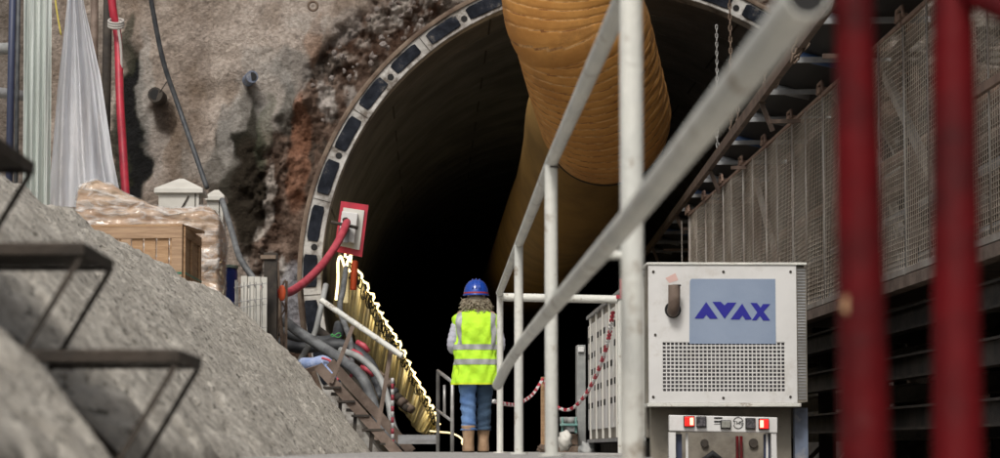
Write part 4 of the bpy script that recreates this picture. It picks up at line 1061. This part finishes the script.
# screws, exhaust spout
for (u, v) in ((653,272),(723,272),(790,272),(653,397),(723,398),(790,397),(655,335)):
    c = gp(u, v); mb = MB(); mb.tube([(c.x, yf0-.006, c.z), (c.x, yf0-.0005, c.z)], .011, 10); mb.build('screw', 'darksteel', GU)
c = gp(672.5, 310); mb = MB(); mb.tube([(c.x, yf0-.004, c.z), (c.x, yf0-.0005, c.z)], .066, 24); mb.build('spout_opening', 'black', GU)
MB().tube(catmull([(c.x, yf0+.0, c.z-.01), (c.x-.002, yf0-.07, c.z-.008), (c.x+.0, yf0-.11, c.z+.05), (gp(672.5,288).x, yf0-.12, gp(672.5,286).z)], 6), .048, 18).build('exhaust_spout', 'brownsteel', GU, smooth=True, autos=True)
MB().tube([(gp(672.5,0).x, yf0-.1215, gp(0,286).z), (gp(672.5,0).x, yf0-.1215, gp(0,285.2).z+.004)], .040, 16).build('spout_bore', 'black', GU)
MB().prism([(gp(665,276).x, gp(0,277).z), (gp(675,272).x, gp(0,272).z), (gp(678,279).x, gp(0,279).z), (gp(669,281).x, gp(0,282).z)], yf0-.002, yf0-.0004).build('faded_mark', 'pinkhose' if False else mat('faded_pink', (.62,.42,.38), .7), GU)
# long body behind
zl = gp(0, 438, 20.4).z; YB0, YB1 = YG+.47, 27.7
MB().box2((xl+.02, YB0, zl), (xr+.05, YB1, zt-.03)).build('long_body', 'beige', GU, bevel=.01)
mb = MB(); x = xl+.018
for k in range(15):
    y0 = YB0+.12+k*.475; mb.box2((x-.012, y0, zl+.12), (x-.002, y0+.43, zt-.12))
mb.build('side_door', 'white2', GU, bevel=.004)
mb = MB()
for k in range(15):
    y0 = YB0+.12+k*.475; mb = MB()
    for j in range(5):
        if (k*3+j) % 4 != 0: mb.box2((x-.016, y0+.1, zl+.35+j*.18), (x-.0125, y0+.33, zl+.35+j*.18+.06))
    mb.build('vent_slots', 'black', GU)
for k in range(0, 16, 2): MB().box2((x-.024, YB0+.085+k*.475, zl+.02), (x-.002, YB0+.125+k*.475, zt-.05)).build('rib', 'offwhite', GU)
mb = MB(); mb.box2((x-.03, YB0, zl-.02), (x-.001, YB1, zl+.015)); mb.build('side_rail', 'greysteel', GU); MB().box2((x-.03, YB0, zt-.045), (x-.001, YB1, zt-.01)).build('side_rail', 'greysteel', GU)
MB().box2((xl+.12, YB0+.3, -1.0), (xr-.1, YB1-.3, zl-.025)).build('chassis', 'darksteel', GU)
for yy in (21.6, 25.8):
    for xx in (xl+.08, xr-.28):
        mb = MB(); c0 = Vector((xx, yy, -.95)); mb.tube([c0, c0+Vector((.22,0,0))], .45, 24); w_ = mb.build('wheel', 'belt', GU, smooth=True, autos=True)
        MB().tube([c0+Vector((-.01,0,0)), c0+Vector((.23,0,0))], .22, 16).build('rim', 'greysteel', w_, smooth=True, autos=True)
# beige rear plate under the box and blue corner post
MB().box2((gp(652,0).x, YG+.30, gp(0,470,20.3).z), (gp(792,0).x, YG+.44, zb-.035)).build('lower_panel', 'beige', GU)
MB().box2((gp(794,0).x, YG+.20, LOW), (gp(807,0).x, YG+.30, zb-.035)).build('corner_post', 'bluegrey', GU)
for (u, v, r) in ((705,429,.02),(762,429,.02),(705,416,.012)):
    c = gp(u, v, 20.28); MB().tube([(c.x, YG+.285, c.z), (c.x, YG+.299, c.z)], r, 12).build('fitting', 'darksteel', GU)
# light bar frame
YL = 18.6
def l_(u, v): return P(u, v, YL)
LB = thing('light_bar_frame', 'white steel frame with two lit red tail lamps below the generator', 'light bar', (l_(720,0).x, YL, LOW))
p0, p1, p2, p3 = l_(669,415), l_(777,417.5), l_(777,433), l_(669,431)
MB().prism([(p0.x,p0.z),(p1.x,p1.z),(p2.x,p2.z),(p3.x,p3.z)], YL-.03, YL+.05).build('bar', 'white2', LB, bevel=.006)
for (u0, u1, w0) in ((672, 673, 7), (773.5, 777, 5.5)):
    a_, b_ = l_(u0-w0/2, 432), l_(u0+w0/2, 432); c_, d_ = l_(u1-w0/2-.5, 475), l_(u1+w0/2-.5, 475)
    MB().prism([(a_.x,a_.z-.002),(b_.x,b_.z-.002),(d_.x,LOW),(c_.x,LOW)], YL-.02, YL+.04).build('leg', 'white2', LB, bevel=.004)
for (u0, w0) in ((679.5, 6.5), (768, 6)):
    a_ = l_(u0-w0/2, 434); b_ = l_(u0+w0/2, 470)
    MB().box2((a_.x, YL+.05, LOW), (b_.x, YL+.10, a_.z)).build('inner_leg', 'navy', LB)
for (u0) in (684.5,): MB().box2((l_(683.3,0).x, YL+.03, LOW), (l_(685.6,0).x, YL+.049, l_(0,433).z)).build('thin_leg', 'white2', LB)
MB().box2((l_(762.5,0).x, YL+.03, LOW), (l_(764.5,0).x, YL+.049, l_(0,433).z)).build('thin_leg', 'white2', LB)
def lampbox(u, v, w, h, m, nm, core=None):
    a_, b_ = l_(u-w/2, v-h/2), l_(u+w/2, v+h/2)
    o = MB().box2((a_.x, YL-.055, b_.z), (b_.x, YL-.032, a_.z)).build(nm, 'black', LB, bevel=.004)
    i = .006; MB().box2((a_.x+i, YL-.066, b_.z+i), (b_.x-i, YL-.056, a_.z-i)).build('lens', m, o, bevel=.004)
    if core: q, w_ = core; c0 = l_(u+q, v); MB().box2((c0.x-w_, YL-.070, b_.z+.014), (c0.x+w_, YL-.0665, a_.z-.014)).build('lit_core', 'lamp_core', o)
    return o
lampbox(688.5, 421.5, 11, 11, 'lamp_red', 'tail_lamp', (2.2, .013)); lampbox(763, 424, 10.5, 11, 'lamp_red', 'tail_lamp', (-2.4, .013))
lampbox(700.7, 421.8, 10, 11, 'lampdark', 'unlit_lamp'); lampbox(749.7, 423.6, 10, 11.2, 'lampdark', 'unlit_lamp')
lampbox(725, 424.5, 10.5, 8.5, 'lampgrey', 'number_lamp')
mb = MB()
for v0, v1, u1 in ((417.0, 418.6, 718.5), (420.6, 422.2, 718.5), (423.6, 424.1, 718.5)): mb.box2((l_(710.5,0).x, YL-.033, l_(0,v1).z), (l_(u1,0).x, YL-.0305, l_(0,v0).z))
mb.build('stripe_mark', 'black', LB)
# round TMS mark
cm = l_(737.7, 423); mb = MB()
for a0, a1 in ((R(20), R(160)), (R(200), R(340))):
    n = 12; pts = [(cm.x+.040*math.cos(a0+(a1-a0)*k/n), cm.z+.045*math.sin(a0+(a1-a0)*k/n)) for k in range(n+1)]+[(cm.x+.034*math.cos(a1+(a0-a1)*k/n), cm.z+.039*math.sin(a1+(a0-a1)*k/n)) for k in range(n+1)]
    poly_fill(mb, pts, YL-.033, YL-.0305)
mb.build('round_mark', 'black', LB)
mb = MB(); h = .024; zc = cm.z
def bar(x0, z0, x1, z1, w=.0045):
    d = Vector((x1-x0, 0, z1-z0)).normalized(); n_ = Vector((-d.z, 0, d.x))*w/2
    pl = [(x0+n_.x, z0+n_.z), (x1+n_.x, z1+n_.z), (x1-n_.x, z1-n_.z), (x0-n_.x, z0-n_.z)]; poly_fill(mb, pl, YL-.033-.0001*len(mb.v)/8, YL-.0305)
x0 = cm.x-.038; z0, z1 = zc-h/2, zc+h/2
bar(x0, z1, x0+.020, z1); bar(x0+.010, z1, x0+.010, z0)
x1 = x0+.027; bar(x1, z0, x1, z1+.002); bar(x1, z1, x1+.011, z0+.004); bar(x1+.011, z0+.004, x1+.022, z1); bar(x1+.022, z1+.002, x1+.022, z0)
x2 = x1+.030; bar(x2, z1, x2+.018, z1); bar(x2, z1, x2, zc); bar(x2, zc, x2+.018, zc); bar(x2+.018, zc, x2+.018, z0); bar(x2+.018, z0, x2, z0)
mb.build('lettering', 'black', LB)
# things behind the bar: round gauge + red hose bits
o = thing('machine_rear', 'dark machine rear with gauge and red lines inside the white light frame', 'machine', (l_(725,0).x, 19.4, LOW))
MB().box2((l_(686,0).x, 19.2, LOW), (l_(772,0).x, 19.7, P(0,432,19.2).z)).build('casing', 'beige', o)
for (u, v, r) in ((705, 443, .03), (754, 443, .035)):
    c = P(u, v, 19.15); MB().tube([(c.x, 19.17, c.z), (c.x, 19.198, c.z)], r, 16).build('gauge', 'darksteel', o)
for u in (738, 742): c = P(u, 436, 19.1); MB().tube([(c.x, 19.15, LOW), (c.x, 19.15, c.z-.0)], .012, 8).build('red_line', 'red', o, smooth=True)
c = P(712, 462, 19.0); MB().tube([(c.x-.14, 19.0, c.z-.05), (c.x, 18.95, c.z+.06), (c.x+.14, 19.0, c.z-.05)], .03, 10).build('bumper_hoop', 'belt', o, smooth=True)

# pump / valve unit left of the generator
PU = thing('pump_unit', 'small teal and grey valve unit on a rusty base left of the generator', 'pump', tuple(P(574, 452, 28.6)))
def pbx(u0, v0, u1, v1, Y, dep, nm, m, bev=.006):
    a_, b_ = P(u0, v0, Y), P(u1, v1, Y); return MB().box2((a_.x, Y, b_.z), (b_.x, Y+dep, a_.z)).build(nm, m, PU, bevel=bev)
pbx(577, 345, 586, 456, 28.9, .3, 'column', 'lighthose'); pbx(578, 347, 584, 352, 28.86, .035, 'column_cap', 'white2')
pbx(562, 420, 578, 432, 28.6, .2, 'valve_block', 'greysteel')
for u in (561.5, 575): pbx(u, 417, u+2.2, 433, 28.5, .09, 'flange', 'teal')
pbx(560, 423.5, 578, 426, 28.45, .045, 'pipe', 'teal')
for u in (564, 571): c0 = P(u, 417, 28.6); MB().tube([c0, c0-Vector((0,0,.08))], .05, 10).build('valve_wheel', 'lighthose', PU, smooth=True)
pbx(566, 434, 578, 445, 28.6, .2, 'pedestal', 'rustrim'); pbx(559, 446, 590, 458, 28.4, .5, 'base', 'rustrim')
# white crumpled sacking
random.seed(31)
def lump(name, label, u, v, Y, r, m, cat, n=3):
    bmx = bmesh.new(); bmesh.ops.create_icosphere(bmx, subdivisions=n, radius=1); c = P(u, v, Y)
    vs = []
    for vv in bmx.verts:
        k = 1+.13*math.sin(vv.co.x*6+vv.co.z*8+u)+.10*math.sin(vv.co.y*11-vv.co.z*9)+.07*math.sin(vv.co.x*17+vv.co.z*3); vs.append(c+Vector((vv.co.x*r[0]*k, vv.co.y*r[1]*k, vv.co.z*r[2]*k)))
    mb = MB(); mb.add(vs, [[x.index for x in f.verts] for f in bmx.faces]); bmx.free(); return tag(mb.build(name, m, smooth=True), label, cat)
lump('white_sack', 'crumpled white sack slumped at the foot of the generator side', 588, 453, 27.4, (.11,.11,.12), 'lighthose', 'sack')
lump('white_sack', 'smaller crumpled white sack under the teal valves', 565, 441, 28.0, (.08,.1,.11), 'offwhite', 'sack')
lump('debris', 'small brown rag at the base of the wooden stake', 543, 449, 26.5, (.06,.06,.05), 'rustrim', 'rag')
# wooden stake with chain
ws = P(543.5, 377, 27)
tag(MB().box2((ws.x-.03, 26.97, GZ), (ws.x+.03, 27.03, ws.z)).build('wooden_stake', 'wood', bevel=.004), 'upright brown wooden stake holding the plastic chain', 'stake')
def chain(name, label, pts, wire, ln, wd, ms, sub=24, group=None, both=False, cat='chain', every=1):
    path = catmull(pts, sub); L = [0]
    for i in range(1, len(path)): L.append(L[-1]+(path[i]-path[i-1]).length)
    segs = {}
    step = ln-2*wire*1.1; cnt = int(L[-1]/step); parts = [MB() for _ in ms]; j = 0
    for i in range(cnt):
        s = (i+.5)*step
        while j < len(L)-2 and L[j+1] < s: j += 1
        c = path[j].lerp(path[j+1], (s-L[j])/(L[j+1]-L[j])); t = (path[j+1]-path[j]).normalized()
        a = t.cross(Vector((0,1,.1))).normalized(); b = t.cross(a)
        if i % 2: a = b
        hl = ln/2-wd/2; pts2 = []
        for k in range(8): an = -math.pi/2+math.pi*k/7; pts2.append(c+t*(hl+ (wd/2-wire)*math.cos(an))+a*(wd/2-wire)*math.sin(an))
        for k in range(8): an = math.pi/2+math.pi*k/7; pts2.append(c+t*(-hl+(wd/2-wire)*math.cos(an))+a*(wd/2-wire)*math.sin(an))
        segs.setdefault(i//every if len(ms) > 1 else 0, MB()).tube(pts2, wire, 6, closed=True)
    if len(ms) == 1: return tag(segs[0].build(name, ms[0], smooth=True), label, cat, group)
    o = thing(name, label, cat, tuple(path[0]), group)
    for q, p in segs.items(): p.build('red_segment' if q % 2 == 0 else 'white_segment', ms[q % 2], o, smooth=True)
    return o
chain('plastic_chain', 'red and white plastic chain sagging from the generator side to the wooden stake', [P(613, 312, 20.7), P(607, 345, 21.5), P(595, 378, 23), P(580, 402, 24.5), P(566, 410, 25.5), P(552, 402, 26.3), P(544, 380, 26.9)], .0085, .062, .040, ['redhose', 'white2'], every=5)
chain('plastic_chain', 'red and white plastic chain sagging from the wooden stake to the far post', [P(543, 379, 26.9), P(532, 395, 25.5), P(517, 404, 23.5), P(505, 404, 22), P(493, 401, 20.9)], .0085, .062, .040, ['redhose', 'white2'], every=5)

# ================================================================ RIGHT SIDE: mesh fence, platform, conveyor
XF = 3.8
def fz(): pass
FT, FB = XF*.897, XF*.372
MF = thing('mesh_fence', 'long rusty wire mesh fence with clamps along the raised steel platform', 'fence', (XF, 26, FB))
y0 = 13.6; k = 0; yend = 36.3
ys_ = []
while y0 < yend: ys_.append(y0); y0 += 2.05
ys_.append(yend)
for i in range(len(ys_)-1):
    a_, b_ = ys_[i]+.02, ys_[i+1]-.02; mb = MB()
    nn = int((b_-a_)/(.075 if a_ < 21 else .085))
    for k in range(nn+1):
        yy = a_+(b_-a_)*k/nn; w = .0021
        bow = .012*math.sin(yy*3)
        mb.box2((XF-w+bow, yy-w, FB+.02), (XF+w+bow, yy+w, FT-.02))
    for k in range(46):
        z = FB+.03+(FT-FB-.06)*k/45; mb.tube([(XF-.003+.012*math.sin(yy*3), yy, z+.01*math.sin(yy*2+k)*.3) for yy in np.linspace(a_, b_, 7)], .0030, 4, caps=False)
    mb.build('mesh_panel', 'wire', MF)
    m2 = MB(); m2.beam((XF, a_, FB), (XF, b_, FB), .035, .05); m2.build('bottom_rail', 'fencesteel', MF)
    m2 = MB(); m2.beam((XF, a_, FT), (XF, b_, FT), .03, .035); m2.build('top_rail', 'rustframe', MF)
for i, yy in enumerate(ys_):
    MB().tube([(XF+.01, yy, FB-.05), (XF+.01, yy, FT+.04)], .016, 10).build('post', 'fencesteel', MF, smooth=True)
    if i < len(ys_)-1:
        for f_, rr in ((.5, .008),):
            MB().tube([(XF-.012, yy+2.05*f_, FB), (XF-.012, yy+2.05*f_, FT)], rr, 8).build('stiffener', 'fencesteel', MF, smooth=True)
    # clamp
    mb = MB(); mb.tube([(XF-.02, yy-.16, FT+.03), (XF-.02, yy-.10, FT+.12), (XF-.02, yy+.12, FT+.12), (XF-.02, yy+.18, FT+.03)], .016, 8); mb.box((XF, yy+.02, FT+.05), (.07, .16, .05))
    mb.build('clamp', 'rustframe', MF, smooth=False)
for (y0_, y1_) in ((20.9, 17.9), (29.3, 26.6)):
    MB().beam((XF+.07, y0_, FT-.25), (XF+.07, y1_, FB+.05), .05, .09).build('brace', 'fencesteel', MF)
MB().beam((XF-.03, 13.6, P(1000,85,16.6).z-.0), (XF-.03, 17.2, P(1000,85,16.6).z-.0), .03, .06).build('mid_rail', 'rustframe', MF)
mb = MB(); c = P(696, 230, 35.5); mb.box(c, (.012, .22, .25)); mb.build('paper_tag', 'white2', MF)

# raised platform carrying the fence
SP = thing('steel_platform', 'raised steel and plank platform with dark open space below on the right', 'platform', (6, 24, LOW))
MB().box2((XF-.02, 13.4, FB-.13), (XF+.10, 36.5, FB-.035)).build('edge_beam', 'brownsteel', SP)
mb = MB()
for k in range(12): mb.box2((XF+.12+k*.58, 13.4, FB-.06), (XF+.12+k*.58+.55, 36.5, FB-.01))
mb.build('deck', 'plank', SP)
for i, z_ in enumerate((FB-.32, FB-.72, FB-1.15)):
    for j, xx in enumerate((XF+.25, XF+1.6)):
        MB().ibeam((xx, 13.4, z_-.06*j), (xx, 36.5, z_-.06*j), .14, .20, .02).build('long_beam', 'darksteel', SP)
for yy in np.arange(14.2, 36.6, 3.1):
    for xx in (XF+.45, XF+3.0):
        MB().ibeam((xx, yy, LOW), (xx, yy, FB-.14), .16, .16, .016, up=(0,1,0)).build('column', 'darksteel', SP)
    MB().beam((XF+.3, yy, FB-.2), (XF+7, yy, FB-.2), .12, .16).build('cross_beam', 'darksteel', SP)
    MB().beam((XF+.5, yy+.1, LOW+.1), (XF+2.9, yy+.1, FB-.35), .06, .06).build('diagonal', 'darksteel', SP)
# things seen through the mesh
random.seed(41)
pipes = thing('pipe_rack', 'bundle of brown pipes and boards stored behind the wire mesh fence', 'pipe rack', (5.2, 24, FB))
for i in range(9):
    z_ = FB+.12+i*.2; MB().tube([(4.5+random.uniform(0,.6), 15, z_), (4.6+random.uniform(0,.6), 35.5, z_+random.uniform(-.1,.2))], random.uniform(.03,.09), 10).build('pipe', random.choice(['brownsteel','greysteel','darksteel','rustframe']), pipes, smooth=True)
for yy in np.arange(15, 36, 2.6): MB().beam((4.45, yy, FB), (4.45, yy+random.uniform(-.8,.8), FT+.1), .07, .07).build('upright', 'brownsteel', pipes)
lump('white_debris', 'heap of white rags lying in the dark under the platform', 920, 368, 22, (.22,.2,.12), 'concreterock', 'rags')
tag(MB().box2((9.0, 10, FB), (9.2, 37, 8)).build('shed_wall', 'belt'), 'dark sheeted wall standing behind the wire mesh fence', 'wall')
tag(MB().box2((XF+.2, 10, 7.5), (11, 36.0, 7.65)).build('shade_roof', 'darksteel'), 'unseen dark flat roof added above the platform to shade the right side', 'roof')  # out of view, added to keep sky light off the right side
# conveyor
CV = thing('conveyor', 'inclined rusty belt conveyor frame with rollers running above the fence into the tunnel', 'conveyor', (4.0, 30, 4))
c0 = P(838, -8, 19.5); c1 = P(655, 240, 44.5)
def cvp(t, dx=0, dz=0): q = c0.lerp(c1, t); return q+Vector((dx, 0, dz))
MB().beam(cvp(-.2), cvp(1.3), .06, .12).build('near_beam', 'conv', CV)
MB().beam(cvp(-.2, 1.0, .05), cvp(1.3, 1.0, .05), .06, .12).build('far_beam', 'conv', CV)
rows = [[cvp(t, .1+.8*s, .18-.12*math.sin(math.pi*s)) for s in np.linspace(0, 1, 7)] for t in np.linspace(-.2, 1.3, 12)]
MB().grid(rows).build('belt', 'belt', CV, smooth=True, solid=.02)
for i in range(15):
    t = -.12+i*.088
    MB().beam(cvp(t, .03, .0), cvp(t, .97, .02), .05, .05).build('cross_bar', 'greysteel', CV)
    MB().tube([cvp(t+.01, .08, .09), cvp(t+.01, .5, .0)], .045, 10).build('roller', 'greysteel' if i % 3 else 'bluedark', CV, smooth=True)
    if i % 3 == 1: MB().beam(cvp(t+.012, .0, -.06), cvp(t+.012, .12, -.36), .03, .05).build('hanger', 'conv', CV)
    if i % 2 == 0: MB().beam(cvp(t, .05, -.30), cvp(t, .9, -.28), .04, .04).build('lower_bar', 'conv', CV)
CG = 'chains hanging at the upper right'
def drape(u0, v0, Y, u1, v1, lb, w=.011): chain('hanging_chain', lb, [P(u0, v0, Y), P((u0+u1)/2+.5, (v0+v1)/2, Y), P(u1, v1, Y)], w, .10, .055, ['rustrim'], group=CG)
drape(729.5, -8, 33, 731, 135, 'long rusty chain hanging left of the conveyor, longest of the chains')
drape(764, 55, 27, 764, 108, 'short rusty chain hanging just above the conveyor beam')
drape(737.5, 95, 31, 737, 148, 'rusty chain hanging beside the longest chain, closer to the conveyor')
for (u0, v0, u1, v1, u2, v2, Y_, lb) in ((716, 132, 722, 172, 727, 150, 34, 'pale looped chain hanging lowest on the left of the conveyor'), (800, 30, 792, 62, 812, 38, 22, 'rusty chain looped over the top of the conveyor beam'),
    (782, 66, 776, 84, 770, 88, 24.5, 'rusty chain lying along the conveyor beam')):
    chain('hanging_chain', lb, [P(u0, v0, Y_), P(u1, v1, Y_), P(u2, v2, Y_)], .011, .10, .055, ['galv' if u0 < 720 else 'rustrim'], group=CG)
chain('hanging_chain', 'thin dark wire chain hanging leftmost against the tunnel', [P(716.5, 25, 34), P(717, 80, 34), P(717, 135, 34)], .009, .08, .045, ['galv'], group=CG)
